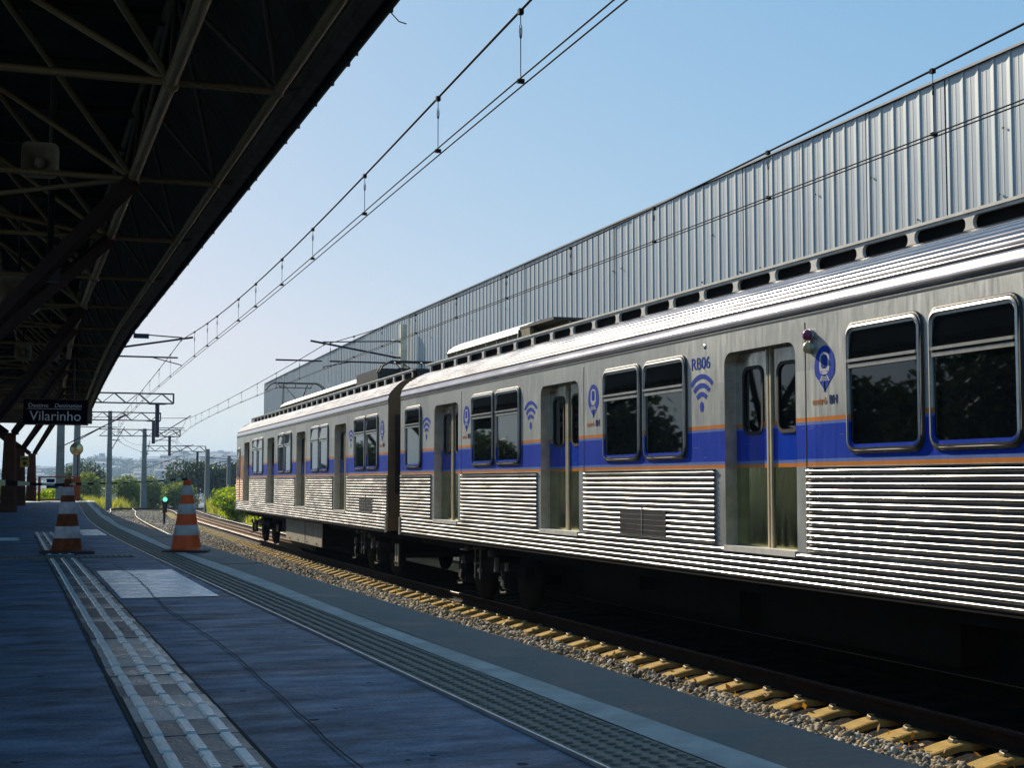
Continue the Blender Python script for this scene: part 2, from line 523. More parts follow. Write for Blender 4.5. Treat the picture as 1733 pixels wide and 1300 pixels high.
def livery_mat(name, metal=0.75, rough=0.42, base=(0.6, 0.615, 0.59), lower=None):
    """steel side with the painted belt; object z is height above the rail"""
    m = bpy.data.materials.new(name)
    m.use_nodes = True
    nt = m.node_tree
    b = nt.nodes['Principled BSDF']
    tc = nt.nodes.new('ShaderNodeTexCoord')
    sx = nt.nodes.new('ShaderNodeSeparateXYZ')
    nt.links.new(tc.outputs['Object'], sx.inputs[0])
    mr = nt.nodes.new('ShaderNodeMapRange')
    z0, z1 = 0.80 - RAIL, 1.40 - RAIL
    mr.inputs['From Min'].default_value = z0
    mr.inputs['From Max'].default_value = z1
    nt.links.new(sx.outputs['Z'], mr.inputs['Value'])

    def ramp(stops):
        rp = nt.nodes.new('ShaderNodeValToRGB')
        rp.color_ramp.interpolation = 'CONSTANT'
        e = rp.color_ramp.elements
        while len(e) > 1:
            e.remove(e[-1])
        e[0].position = 0
        e[0].color = stops[0][1]
        for z, c in stops[1:]:
            k = e.new((z - 0.80) / 0.60)
            k.color = c
        nt.links.new(mr.outputs[0], rp.inputs[0])
        return rp
    OR = (0.78, 0.26, 0.05, 1)
    LV = (0.16, 0.25, 0.58, 1)
    BL = (0.006, 0.055, 0.5, 1)
    ST = (*base, 1)
    LO = (*(lower or base), 1)
    cr = ramp([(0.8, LO), (0.862, OR), (0.9, LV), (0.93, BL), (1.245, LV), (1.272, OR), (1.312, ST)])
    pr = ramp([(0.8, (0, 0, 0, 1)), (0.862, (1, 1, 1, 1)), (1.312, (0, 0, 0, 1))])
    # wear and dirt
    mp = nt.nodes.new('ShaderNodeMapping')
    mp.inputs['Scale'].default_value = (1, 5.0, 0.6)
    nt.links.new(tc.outputs['Object'], mp.inputs[0])
    n1 = nt.nodes.new('ShaderNodeTexNoise')
    n1.inputs['Scale'].default_value = 3.5
    n1.inputs['Detail'].default_value = 9
    n1.inputs['Roughness'].default_value = 0.7
    nt.links.new(mp.outputs[0], n1.inputs['Vector'])
    r1 = nt.nodes.new('ShaderNodeMapRange')
    r1.inputs['From Min'].default_value = 0.35
    r1.inputs['From Max'].default_value = 0.7
    r1.inputs['To Min'].default_value = 0.92
    r1.inputs['To Max'].default_value = 1.07
    nt.links.new(n1.outputs['Fac'], r1.inputs['Value'])
    # vertical sheet patches
    bk = nt.nodes.new('ShaderNodeTexBrick')
    bk.inputs['Color1'].default_value = (0.86, 0.88, 0.9, 1)
    bk.inputs['Color2'].default_value = (1.08, 1.08, 1.08, 1)
    bk.inputs['Mortar'].default_value = (0.95, 0.95, 0.95, 1)
    bk.inputs['Scale'].default_value = 1.0
    bk.inputs['Mortar Size'].default_value = 0.003
    bk.inputs['Brick Width'].default_value = 0.83
    bk.inputs['Row Height'].default_value = 3.0
    cx = nt.nodes.new('ShaderNodeCombineXYZ')
    nt.links.new(sx.outputs['Y'], cx.inputs[0])
    nt.links.new(sx.outputs['Z'], cx.inputs[1])
    nt.links.new(cx.outputs[0], bk.inputs['Vector'])
    mu = nt.nodes.new('ShaderNodeMix')
    mu.data_type = 'RGBA'
    mu.blend_type = 'MULTIPLY'
    mu.inputs[0].default_value = 1
    nt.links.new(cr.outputs[0], mu.inputs[6])
    nt.links.new(r1.outputs[0], mu.inputs[7])
    mu2 = nt.nodes.new('ShaderNodeMix')
    mu2.data_type = 'RGBA'
    mu2.blend_type = 'MULTIPLY'
    mu2.inputs[0].default_value = 1
    nt.links.new(mu.outputs[2], mu2.inputs[6])
    nt.links.new(bk.outputs[0], mu2.inputs[7])
    # scratches through the belt
    mp2 = nt.nodes.new('ShaderNodeMapping')
    mp2.inputs['Scale'].default_value = (1, 5, 60)
    nt.links.new(tc.outputs['Object'], mp2.inputs[0])
    n2 = nt.nodes.new('ShaderNodeTexNoise')
    n2.inputs['Scale'].default_value = 1.0
    n2.inputs['Detail'].default_value = 6
    nt.links.new(mp2.outputs[0], n2.inputs['Vector'])
    r2 = nt.nodes.new('ShaderNodeMapRange')
    r2.inputs['From Min'].default_value = 0.66
    r2.inputs['From Max'].default_value = 0.74
    r2.inputs['To Max'].default_value = 0.4
    nt.links.new(n2.outputs['Fac'], r2.inputs['Value'])
    mu3 = nt.nodes.new('ShaderNodeMix')
    mu3.data_type = 'RGBA'
    nt.links.new(r2.outputs[0], mu3.inputs[0])
    nt.links.new(mu2.outputs[2], mu3.inputs[6])
    mu3.inputs[7].default_value = (0.36, 0.38, 0.5, 1)
    nt.links.new(mu3.outputs[2], b.inputs['Base Color'])
    mm = nt.nodes.new('ShaderNodeMapRange')
    mm.inputs['To Min'].default_value = metal
    mm.inputs['To Max'].default_value = 0.0
    nt.links.new(pr.outputs[0], mm.inputs['Value'])
    nt.links.new(mm.outputs[0], b.inputs['Metallic'])
    b.inputs['Specular IOR Level'].default_value = 0.12
    rr = nt.nodes.new('ShaderNodeMapRange')
    rr.inputs['From Min'].default_value = 0.3
    rr.inputs['From Max'].default_value = 0.7
    rr.inputs['To Min'].default_value = rough - 0.1
    rr.inputs['To Max'].default_value = rough + 0.1
    nt.links.new(n1.outputs['Fac'], rr.inputs['Value'])
    nt.links.new(rr.outputs[0], b.inputs['Roughness'])
    # slight oil-canning of the sheet
    n3 = nt.nodes.new('ShaderNodeTexNoise')
    n3.inputs['Scale'].default_value = 2.2
    n3.inputs['Detail'].default_value = 2
    nt.links.new(tc.outputs['Object'], n3.inputs['Vector'])
    bp = nt.nodes.new('ShaderNodeBump')
    bp.inputs['Strength'].default_value = 0.06
    bp.inputs['Distance'].default_value = 0.03
    nt.links.new(n3.outputs['Fac'], bp.inputs['Height'])
    nt.links.new(bp.outputs[0], b.inputs['Normal'])
    return m


M['livery'] = livery_mat('livery_side')
M['liverydoor'] = livery_mat('livery_door', metal=1.0, rough=0.2, base=(0.44, 0.46, 0.44), lower=(0.3, 0.31, 0.15))  # olive lower door colour paints in a reflection of the surroundings


# ------------------------------------------------------------------ plan curves
def interp(tab):
    xs = np.array([a for a, b in tab], float)
    ys = np.array([b for a, b in tab], float)
    h = np.diff(xs)
    d = np.diff(ys) / h
    m = np.zeros(len(xs))
    m[0], m[-1] = d[0], d[-1]
    for i in range(1, len(xs) - 1):
        m[i] = (d[i - 1] * h[i] + d[i] * h[i - 1]) / (h[i] + h[i - 1])

    def f(x):
        if x <= xs[0]:
            return ys[0] + m[0] * (x - xs[0])
        if x >= xs[-1]:
            return ys[-1] + m[-1] * (x - xs[-1])
        i = int(np.searchsorted(xs, x) - 1)
        t = (x - xs[i]) / h[i]
        return ((2 * t ** 3 - 3 * t ** 2 + 1) * ys[i] + (t ** 3 - 2 * t ** 2 + t) * h[i] * m[i]
                + (-2 * t ** 3 + 3 * t ** 2) * ys[i + 1] + (t ** 3 - t ** 2) * h[i] * m[i + 1])
    return f


edge = interp([(-8, 2.24), (0, 2.2), (5, 2.165), (10, 2.11), (15, 2.07), (20, 2.03), (25, 2.01), (30, 2.05), (36, 2.15), (43, 2.37), (53, 2.76), (58, 2.96)])
tact = interp([(-8, 1.5), (0, 1.455), (4, 1.41), (9, 1.34), (14, 1.275), (20, 1.25), (25, 1.30), (30, 1.41), (39, 1.69), (48, 1.99), (58, 2.4)])
train_x = interp([(-60, 8.35), (0, 8.35), (20, 8.35), (26, 8.37), (40, 8.6), (48.7, 8.8), (56.5, 9.05), (70, 9.45), (80, 9.85), (93, 10.7), (99, 11.2), (123, 12.9), (149, 17.0), (181, 23.4), (230, 37.0)])
TRK = 4.25


def near_x(y):
    return train_x(y) - TRK


drop = interp([(-60, 0), (60, 0), (85, 0.0), (99, 0.05), (123, 0.21), (149, 0.68), (181, 1.27), (230, 2.1)])


def cdx(y):
    return CAN(y) if y > 28 else 0.0


CAN = interp([(27, 0), (30, 0.035), (42, 0.29), (50, 0.5), (57, 0.7)])
PLAT_END = 57.0

# ================================================================== SETTING
# ---- ground: one sheet out to the horizon
def crest(b):
    """height/distance of the skyline at bearing b (x / y)"""
    tab = [(-0.6, 0.006), (-0.2, 0.007), (0.0, 0.0075), (0.03, 0.009), (0.055, 0.0165), (0.075, 0.0140), (0.11, 0.0185), (0.135, 0.0205), (0.16, 0.0205), (0.3, 0.022), (0.7, 0.02)]
    return interp(tab)(b)


def ground_h(x, y):
    d = math.hypot(x, y)
    base = -1.62
    if 57 < y < 400:
        base -= drop(min(y, 230))
    b = x / max(y, 1.0) if y > 50 else 0
    if y < 0:
        return -1.62
    # valley then hills
    v = base
    if d > 190:
        t = min(1, (d - 190) / 330)
        t = t * t * (3 - 2 * t)
        v = base * (1 - t) + (-26) * t
    if d > 620 and y > 0:
        k = min(1, (d - 620) / 1300)
        k = k * k * (3 - 2 * k)
        top = crest(b) * 1900 + 0.7
        w = math.sin(x * 0.011 + 1.3) * math.cos(y * 0.007) * 5 + math.sin(x * 0.031) * math.sin(y * 0.023 + 2) * 2.5
        v = -26 * (1 - k) + k * (top - 6) + w * k * (1 - 0.5 * k)
    return v


ys = [-80, -30, 0, 20, 40, 57, 62] + list(range(70, 200, 10)) + list(range(200, 620, 30)) + list(range(620, 2000, 46)) + [2080, 2400, 3000, 4200]
xs = [-2600, -1500, -900, -600, -400, -260, -160, -100, -60, -30, -12] + list(range(-4, 60, 6)) + list(range(60, 560, 20)) + [600, 680, 800, 1000, 1400, 2200, 3400]
g = MB()
g.ribbon([[(x, y, ground_h(x, y)) for x in xs] for y in ys], smooth=True)
gr = struct('ground', g, M['ground'])
gr.data.materials.append(M['hill'])
cen = np.zeros(len(gr.data.polygons) * 3)
gr.data.polygons.foreach_get('center', cen)
cen = cen.reshape(-1, 3)
gr.data.polygons.foreach_set('material_index', ((np.hypot(cen[:, 0], cen[:, 1]) > 230)).astype(np.int32))

# ---- ballast bed under both tracks
bb = MB()
rows = []
for y in np.concatenate([np.arange(-40, 60, 4.0), np.arange(60, 235, 3.0)]):
    t = train_x(y)
    z = RAIL - 0.2 - drop(y)
    rows.append([(t - TRK - 3.0, y, z - 0.32), (t - TRK - 2.0, y, z - 0.0), (t - TRK - 0.9, y, z), (t - TRK + 0.9, y, z), (t - 2.3, y, z - 0.05), (t - 1.7, y, z - 0.07), (t - 1.5, y, z - 0.14), (t - 1.3, y, z - 0.1), (t - 1.0, y, z - 0.03), (t + 1.0, y, z - 0.03), (t + 1.3, y, z - 0.1), (t + 2.0, y, z - 0.1), (t + 3.2, y, z - 0.32)])
bb.ribbon(rows, smooth=True)
bed = struct('ballast_bed', bb, M['ballast'])

# ---- loose ballast stones
def rocks(n_var=10):
    t = (1 + 5 ** 0.5) / 2
    v = np.array([(-1, t, 0), (1, t, 0), (-1, -t, 0), (1, -t, 0), (0, -1, t), (0, 1, t), (0, -1, -t), (0, 1, -t), (t, 0, -1), (t, 0, 1), (-t, 0, -1), (-t, 0, 1)], float)
    v /= np.linalg.norm(v[0])
    f = np.array([(0, 11, 5), (0, 5, 1), (0, 1, 7), (0, 7, 10), (0, 10, 11), (1, 5, 9), (5, 11, 4), (11, 10, 2), (10, 7, 6), (7, 1, 8), (3, 9, 4), (3, 4, 2), (3, 2, 6), (3, 6, 8), (3, 8, 9), (4, 9, 5), (2, 4, 11), (6, 2, 10), (8, 6, 7), (9, 8, 1)])
    out = []
    for i in range(n_var):
        s = nrng.uniform(0.45, 1.2, 3)
        out.append(v * s * nrng.uniform(0.62, 1.2, (12, 1)))
    return out, f


RV, RF = rocks()


def scatter(pts, sizes, m, name):
    n = len(pts)
    base = np.array(RV)[nrng.integers(0, len(RV), n)]
    ang = nrng.uniform(0, 2 * PI, (n, 3))
    ca, sa = np.cos(ang), np.sin(ang)
    Rz = np.zeros((n, 3, 3)); Rz[:, 0, 0] = ca[:, 0]; Rz[:, 0, 1] = -sa[:, 0]; Rz[:, 1, 0] = sa[:, 0]; Rz[:, 1, 1] = ca[:, 0]; Rz[:, 2, 2] = 1
    Rx = np.zeros((n, 3, 3)); Rx[:, 1, 1] = ca[:, 1]; Rx[:, 1, 2] = -sa[:, 1]; Rx[:, 2, 1] = sa[:, 1]; Rx[:, 2, 2] = ca[:, 1]; Rx[:, 0, 0] = 1
    V = np.einsum('nij,njk,nlk->nli', Rz, Rx, base) * sizes[:, None, None] + pts[:, None, :]
    F = (RF[None] + (np.arange(n) * 12)[:, None, None]).reshape(-1, 3)
    return np_mesh(name, V.reshape(-1, 3), F, m)


def strip_pts(y0, y1, off0, off1, n, zj=0.03):
    y = nrng.uniform(y0, y1, n)
    tx = np.array([train_x(a) for a in np.linspace(y0, y1, 200)])
    t = np.interp(y, np.linspace(y0, y1, 200), tx)
    o = nrng.uniform(off0, off1, n)
    d = np.interp(y, np.linspace(y0, y1, 60), [drop(a) for a in np.linspace(y0, y1, 60)])
    # stones pile up a little between the tracks, lower against the sleeper ends
    heap = 0.185 * np.clip((-1.2 - o) / 0.34, 0, 1)
    z = RAIL - 0.375 - d + nrng.uniform(-0.02, zj, n) + heap
    return np.stack([t + o, y, z], 1)


p1 = strip_pts(2.4, 13, -2.5, -0.98, 17000, 0.03)
p2 = strip_pts(13, 30, -2.6, -1.0, 12000, 0.04)
p3 = strip_pts(30, 62, -3.2, -1.0, 13000, 0.03)
p4 = strip_pts(62, 112, -3.2, -1.0, 10000, 0.03)
p5 = strip_pts(62, 112, -5.2, -3.2, 7000, 0.03)
pts = np.concatenate([p1, p2, p3, p4, p5])
keep = nrng.uniform(0, 1, len(pts)) < np.clip((-1.28 - (pts[:, 0] - np.array([train_x(a) for a in pts[:, 1]]))) / 0.12, 0.05, 1)
siz = np.concatenate([nrng.uniform(0.02, 0.054, len(p1)), nrng.uniform(0.024, 0.055, len(p2)), nrng.uniform(0.03, 0.055, len(p3)), nrng.uniform(0.05, 0.085, len(p4) + len(p5))])
st = scatter(pts[keep], siz[keep], M['stone'], 'ballast_stones')
st['kind'] = 'stuff'
st['label'] = 'loose grey and tan ballast stones between the two tracks'

# ---- tracks
def sweep_rail(fx, off, y0, y1, step, prof, z0):
    rows = []
    y = y0
    while y <= y1:
        t = (fx(y + 0.5) - fx(y - 0.5))
        nx, ny = 1 / math.hypot(1, t), -t / math.hypot(1, t)
        rows.append([(fx(y) + nx * (off + p[0]), y + ny * (off + p[0]), z0 - drop(y) + p[1]) for p in prof])
        y += step
    m = MB()
    m.ribbon(rows, smooth=False, close=True)
    return m


RP = [(-0.07, -0.16), (0.07, -0.16), (0.07, -0.145), (0.012, -0.12), (0.012, -0.045), (0.036, -0.032), (0.036, -0.003), (-0.036, -0.003), (-0.036, -0.032), (-0.012, -0.045), (-0.012, -0.12), (-0.07, -0.145)]
RT = [(-0.03, -0.003), (0.03, -0.003), (0.026, 0.0), (-0.026, 0.0)]


def sleeper_mat():
    m = mat('concrete_sleeper', (0.52, 0.35, 0.115), 0.9, var=0.25, scale=9, bump=0.3, bscale=60, detail=8, spec=0.2)
    nt = m.node_tree
    b = nt.nodes['Principled BSDF']
    old = b.inputs['Base Color'].links[0].from_socket
    tc = nt.nodes.new('ShaderNodeTexCoord')
    sx = nt.nodes.new('ShaderNodeSeparateXYZ')
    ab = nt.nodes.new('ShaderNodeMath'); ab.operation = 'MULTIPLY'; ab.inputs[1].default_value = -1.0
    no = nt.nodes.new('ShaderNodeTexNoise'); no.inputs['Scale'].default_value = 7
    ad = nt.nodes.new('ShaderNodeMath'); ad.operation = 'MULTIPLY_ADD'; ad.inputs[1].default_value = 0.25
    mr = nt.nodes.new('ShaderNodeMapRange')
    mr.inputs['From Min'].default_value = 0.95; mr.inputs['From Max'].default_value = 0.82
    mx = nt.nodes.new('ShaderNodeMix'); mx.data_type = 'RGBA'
    mx.inputs[7].default_value = (0.022, 0.019, 0.016, 1)  # shade under the train painted into all but the near sleeper ends
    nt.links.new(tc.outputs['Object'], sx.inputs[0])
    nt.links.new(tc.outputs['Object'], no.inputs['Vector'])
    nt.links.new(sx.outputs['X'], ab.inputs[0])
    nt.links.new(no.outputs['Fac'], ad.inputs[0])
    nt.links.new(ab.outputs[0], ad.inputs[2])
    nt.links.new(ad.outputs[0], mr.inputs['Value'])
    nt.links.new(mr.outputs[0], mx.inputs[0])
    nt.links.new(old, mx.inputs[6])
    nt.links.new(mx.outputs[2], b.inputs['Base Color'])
    return m


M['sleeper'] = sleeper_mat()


def sleeper_mesh():
    m = MB()
    prof = [(-1.56, -0.135), (-1.3, -0.075), (-1.08, -0.018), (-0.98, 0.0), (-0.62, 0.0), (-0.4, -0.025), (0.4, -0.025), (0.62, 0.0), (0.98, 0.0), (1.08, -0.018), (1.3, -0.075), (1.56, -0.135)]
    rows = []
    for x, z in prof:
        rows.append([(x, -0.118, -0.26), (x, -0.115, z - 0.008), (x, -0.095, z), (x, 0.095, z), (x, 0.115, z - 0.008), (x, 0.118, -0.26)])
    m.ribbon(rows)
    for r in (rows[0], rows[-1]):
        m.poly(r)
    return m.mesh('sleeper')


def clip_mesh():
    m = MB()
    m.box(-0.03, 0.03, -0.035, 0.035, 0, 0.016)
    m.path([(-0.02, -0.03, 0.016), (-0.035, 0, 0.03), (0.0, 0.025, 0.036), (0.04, 0.01, 0.028)], 0.008, 5)
    return m.mesh('rail_clip')


SM, CM = sleeper_mesh(), clip_mesh()


def track(name, fx, y_s0, y_s1, y0, y1, n_clip):
    tr = bpy.data.objects.new(name, None)
    COL.objects.link(tr)
    tr['kind'] = 'structure'
    for s in (-1, 1):
        r = link('rail', sweep_rail(fx, s * 0.835, y0, y1, 1.5, RP, RAIL).mesh('rail'), M['railhead'], tr)
        link('rail_running_surface', sweep_rail(fx, s * 0.835, y0, y1, 1.5, RT, RAIL).mesh('rail_top'), M['railtop'], r)
    y = y_s0
    i = 0
    while y < y_s1:
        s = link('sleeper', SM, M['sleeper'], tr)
        a = -math.atan(fx(y + 0.5) - fx(y - 0.5))
        s.location = (fx(y) + rng.uniform(-0.02, 0.02), y + rng.uniform(-0.015, 0.015), RAIL - 0.17 - drop(y))
        s.rotation_euler = (rng.uniform(-0.01, 0.01), 0, a + rng.uniform(-0.008, 0.008))
        if i < n_clip:
            for cx, fl in ((-0.985, 1), (0.985, -1)):
                c = link('rail_clip', CM, M['clip'], s)
                c.location = (cx, 0, 0)
                c.scale = (fl, 1, 1)
        y += 0.615
        i += 1
    return tr


trk = track('railway_track', train_x, 2.0, 118, -30, 210, 110)
track('railway_track', near_x, 56, 118, -30, 210, 0)
for off in (-0.22, 0.22):
    link('guard_rail', sweep_rail(train_x, off, 44, 104, 1.5, RP, RAIL - 0.02).mesh('guard_rail'), M['guard'], trk)

# ---- platform
pl = MB()
rows = []
for y in np.concatenate([np.arange(-8, PLAT_END, 2.5), [PLAT_END]]):
    e = edge(y)
    rows.append([(e - 9.2, y, -1.7), (e - 9.2, y, 0), (e - 0.62, y, 0), (e, y, 0), (e, y, -0.22), (e - 0.35, y, -0.24), (e - 0.35, y, -1.7)])
pl.ribbon(rows)
pl.poly(rows[-1])
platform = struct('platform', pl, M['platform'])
cp = MB()
cp.ribbon([[(tact(y) + 0.40, y, 0.004), (edge(y) - 0.004, y, 0.004)] for y in np.arange(-8, PLAT_END + 0.1, 2.5)])
obj('coping_slab', cp, M['coping'], platform)
ps = MB()
ps.ribbon([[(tact(y) + 0.272, y, 0.008), (tact(y) + 0.40 + 0.02 * math.sin(y * 0.7), y, 0.008)] for y in np.arange(-8, PLAT_END + 0.1, 0.5)])
obj('pale_strip', ps, M['pale'], platform)
for (x0, x1, y0, y1) in ((0.64, 1.235, 9.1, 11.95), (0.885, 1.2, 19.9, 22.4)):
    q = MB()
    n = 14
    a = [(x0 + (x1 - x0) * k / n, y0 + rng.uniform(-0.012, 0.012), 0.004) for k in range(n + 1)]
    b = [(x0 + (x1 - x0) * k / n - 0.0, y1 + rng.uniform(-0.012, 0.012), 0.004) for k in range(n + 1)]
    q.ribbon([a, b])
    obj('repair_patch', q, M['patch'], platform)
# meandering crack / joint
ck = MB()
pts_c = []
yy = 3.2
while yy < 13.2:
    pts_c.append((0.855 + 0.02 * math.sin(yy * 1.3) + rng.uniform(-0.006, 0.006), yy))
    yy += 0.25
ck.ribbon([[(x - 0.0025 - rng.uniform(0, 0.002), y, 0.0075), (x + 0.0025, y, 0.0075)] for x, y in pts_c])
obj('floor_crack', ck, M['joint'], platform)
for y in (12.6, 19.0, 25.5, 32, 39):
    j = MB()
    j.box(tact(y) + 0.42, edge(y) - 0.003, y, y + 0.012, 0.003, 0.0065)
    obj('coping_joint', j, M['joint'], platform)

PT = 0.265


def guide_tile():
    m = MB()
    w, l, t = 0.268, PT - 0.006, 0.006
    m.box(-w / 2, w / 2, 0, l, 0, t)
    for c in (-0.093, 0.0, 0.093):
        a0, a1, y0, y1, h = c - 0.0175, c + 0.0175, 0.012, l - 0.012, 0.013
        b = 0.005
        vs = [(a0, y0, t), (a1, y0, t), (a1, y1, t), (a0, y1, t), (a0 + b, y0 + b, h), (a1 - b, y0 + b, h), (a1 - b, y1 - b, h), (a0 + b, y1 - b, h)]
        m.add(vs, [(4, 5, 6, 7), (0, 1, 5, 4), (1, 2, 6, 5), (2, 3, 7, 6), (3, 0, 4, 7)])
    me = m.mesh('guide_tile')
    nb = 5
    for i, p in enumerate(me.polygons):
        p.material_index = 0 if i < 6 else 1
    return me


def dome_tile(n=8):
    m = MB()
    m.box(0, PT - 0.003, 0, PT - 0.004, 0, 0.009)
    for i in range(5):
        for j in range(5):
            cx, cy = 0.0265 + 0.053 * i, 0.0265 + 0.053 * j
            vs, fs = [], []
            for r, z in ((0.0165, 0.009), (0.0125, 0.0135), (0.008, 0.0145)):
                for k in range(n):
                    t = 2 * PI * k / n
                    vs.append((cx + r * math.cos(t), cy + r * math.sin(t), z))
            for a in range(2):
                for k in range(n):
                    fs.append((a * n + k, a * n + (k + 1) % n, (a + 1) * n + (k + 1) % n, (a + 1) * n + k))
            fs.append(tuple(range(2 * n, 3 * n)))
            m.add(vs, fs, True)
    return m.mesh('dome_tile')


gm, dm, dm2 = guide_tile(), dome_tile(10), dome_tile(5)
tilem = [M['tile'], mat('guide_tile_dark', (0.04, 0.078, 0.1), 0.42, var=0.35, scale=3, bump=0.2, bscale=60, rvar=0.1), mat('guide_tile_light', (0.15, 0.28, 0.33), 0.36, var=0.3, scale=3, bump=0.2, bscale=60, rvar=0.1)]
for q in tilem:
    q.node_tree.nodes['Principled BSDF'].inputs['Specular Tint'].default_value = (0.45, 0.75, 1.0, 1)
gms = []
for k, tm in enumerate(tilem):
    q = gm if k == 0 else gm.copy()
    if k == 0:
        q.materials.append(tm)
        q.materials.append(M['bar'])
    else:
        q.materials[0] = tm
    gms.append(q)
y = 2.55
i = 0
while y < 21.2:
    if not 13.9 < y < 14.7:
        o = link('guide_tile', gms[rng.choice((0, 0, 1, 1, 2))], None, platform)
        o.location = (0.508 - 0.0045 * y + rng.uniform(-0.003, 0.003), y, rng.uniform(-0.0015, 0.0015))
        o.rotation_euler = (rng.uniform(-0.006, 0.006), rng.uniform(-0.004, 0.004), 0.0045 + rng.uniform(-0.006, 0.006))
    y += PT
    i += 1
for s_ in (-1, 1):
    mb = MB()
    mb.ribbon([[(0.508 - 0.0045 * y + s_ * 0.142 - 0.007, y, 0.0035), (0.508 - 0.0045 * y + s_ * 0.142 + 0.007, y, 0.0035)] for y in np.arange(2.55, 20.6, 1.0)])
    obj('path_joint', mb, M['joint'], platform)
# cross band of dome tiles at the junction, a few dots further on
for k in range(5):
    o = link('dome_tile', dm2, M['dome'], platform)
    o.location = (-0.12 + k * PT - 0.1, 14.08, 0)
for k in range(4):
    o = link('dome_tile', dm2, M['dome'], platform)
    o.location = (-0.35 + k * PT, 23.5, 0)
for k in range(3):
    o = link('guide_tile', gms[2], None, platform)
    o.location = (0.08, 18.6 + k * PT, 0)
    o.rotation_euler = (0, 0, PI / 2)
y = 2.3
while y < PLAT_END - 0.3:
    o = link('dome_tile', dm if y < 12 else dm2, M['dome'], platform)
    o.location = (tact(y), y, rng.uniform(-0.001, 0.001))
    o.rotation_euler = (0, 0, -math.atan((tact(y + 0.3) - tact(y)) / 0.3))
    y += PT
tr2 = MB()
tr2.ribbon([[(tact(y) - 0.014, y, 0.0), (tact(y) - 0.012, y, 0.011), (tact(y) - 0.004, y, 0.011), (tact(y) - 0.003, y, 0.0)] for y in np.arange(2.2, PLAT_END, 0.8)])
obj('edge_trim', tr2, M['trim'], platform)

# chewing-gum spots and a few dead leaves
mb = MB()
for k in range(70):
    x, y = rng.uniform(-0.6, 1.35), 3 + 14 * rng.random() ** 1.6
    q = rng.uniform(0.008, 0.02)
    mb.poly([(x + q * math.cos(a) * rng.uniform(0.7, 1.2), y + q * math.sin(a) * rng.uniform(0.7, 1.2), 0.0095) for a in np.linspace(0, 2 * PI, 8, endpoint=False)])
o = obj('gum_spot', mb, M['joint'], platform)
o['kind'] = 'stuff'
n = 900
py = 2.6 + 45 * nrng.random(n) ** 1.5
px = np.array([train_x(a) for a in py]) + nrng.uniform(-2.5, -1.1, n)
c = np.stack([px, py, RAIL - 0.2 + nrng.uniform(0, 0.04, n)], 1)
u = nrng.normal(size=(n, 3)); u /= np.linalg.norm(u, axis=1, keepdims=True)
w = nrng.normal(size=(n, 3)); w -= u * (u * w).sum(1, keepdims=True); w /= np.linalg.norm(w, axis=1, keepdims=True)
sz = nrng.uniform(0.02, 0.05, (n, 1))
V = np.stack([c - u * sz, c + w * sz * 0.5, c + u * sz, c - w * sz * 0.5], 1).reshape(-1, 3)
o = np_mesh('fallen_leaves', V, np.arange(4 * n).reshape(-1, 4), leaf_mat('dead_leaf', (0.25, 0.09, 0.02), (0.6, 0.36, 0.07), 0.3))
o['kind'] = 'stuff'
o['label'] = 'dry orange brown leaves lying on the ballast'


# ================================================================== TRAIN
HW = 1.45          # half width
ZR = -RAIL         # adds platform-based heights to rail-based ones


M['caborange'] = mat('cab_orange', (0.55, 0.17, 0.03), 0.4, metal=0.2, var=0.3, scale=2.5, col2=(0.66, 0.3, 0.1))


def rrect(cy, cz, w, h, r, n=5):
    pts = []
    for (sy, sz, a0) in ((1, -1, -90), (1, 1, 0), (-1, 1, 90), (-1, -1, 180)):
        for k in range(n + 1):
            a = R(a0 + 90 * k / n)
            pts.append((cy + sy * (w / 2 - r) + r * math.cos(a), cz + sz * (h / 2 - r) + r * math.sin(a)))
    return pts


def ring(m, loops, smooth=False):
    """loops: list of (points, depth); all with the same number of points, on the -x side"""
    rows = [[(-HW - d, y, z) for y, z in pts] for pts, d in loops]
    m.ribbon(rows, smooth=smooth, close=True)


def plate(m, pts, d, thick=0.0):
    m.poly([(-HW - d, y, z) for y, z in pts])
    if thick:
        m.ribbon([[(-HW - d, y, z) for y, z in pts], [(-HW - d + thick, y, z) for y, z in pts]], close=True)


def flutes(m, y0, y1, z0, z1, pitch, depth=0.022, base=0.004, x=-HW):
    n = max(1, round((z1 - z0) / pitch))
    p = (z1 - z0) / n
    for i in range(n):
        za = z0 + i * p
        prof = []
        K = 7
        for k in range(K + 1):
            t = k / K
            prof.append((base + depth * math.sin(PI * t) ** 0.62, za + p * (0.08 + 0.76 * t)))
        e = 0.012
        r0 = [(x - base - (d - base) * 0.25, y0 + 0.002, z) for d, z in prof]
        r1 = [(x - d, y0 + e, z) for d, z in prof]
        r2 = [(x - d, y1 - e, z) for d, z in prof]
        r3 = [(x - base - (d - base) * 0.25, y1 - 0.002, z) for d, z in prof]
        m.ribbon([r0, r1])
        m.ribbon([r1, r2], smooth=True)
        m.ribbon([r2, r3])
        m.poly(r0)
        m.poly(r3)


def flute_shade_backing(m, y0, y1, z0, z1, base=0.004, x=-HW):
    m.add([(x - base, y0, z0), (x - base, y1, z0), (x - base, y1, z1), (x - base, y0, z1)], [(0, 1, 2, 3)])
    m.add([(x - base, y0, z0), (x - base, y0, z1), (x, y0, z1), (x, y0, z0)], [(0, 1, 2, 3)])
    m.add([(x - base, y1, z0), (x - base, y1, z1), (x, y1, z1), (x, y1, z0)], [(0, 1, 2, 3)])


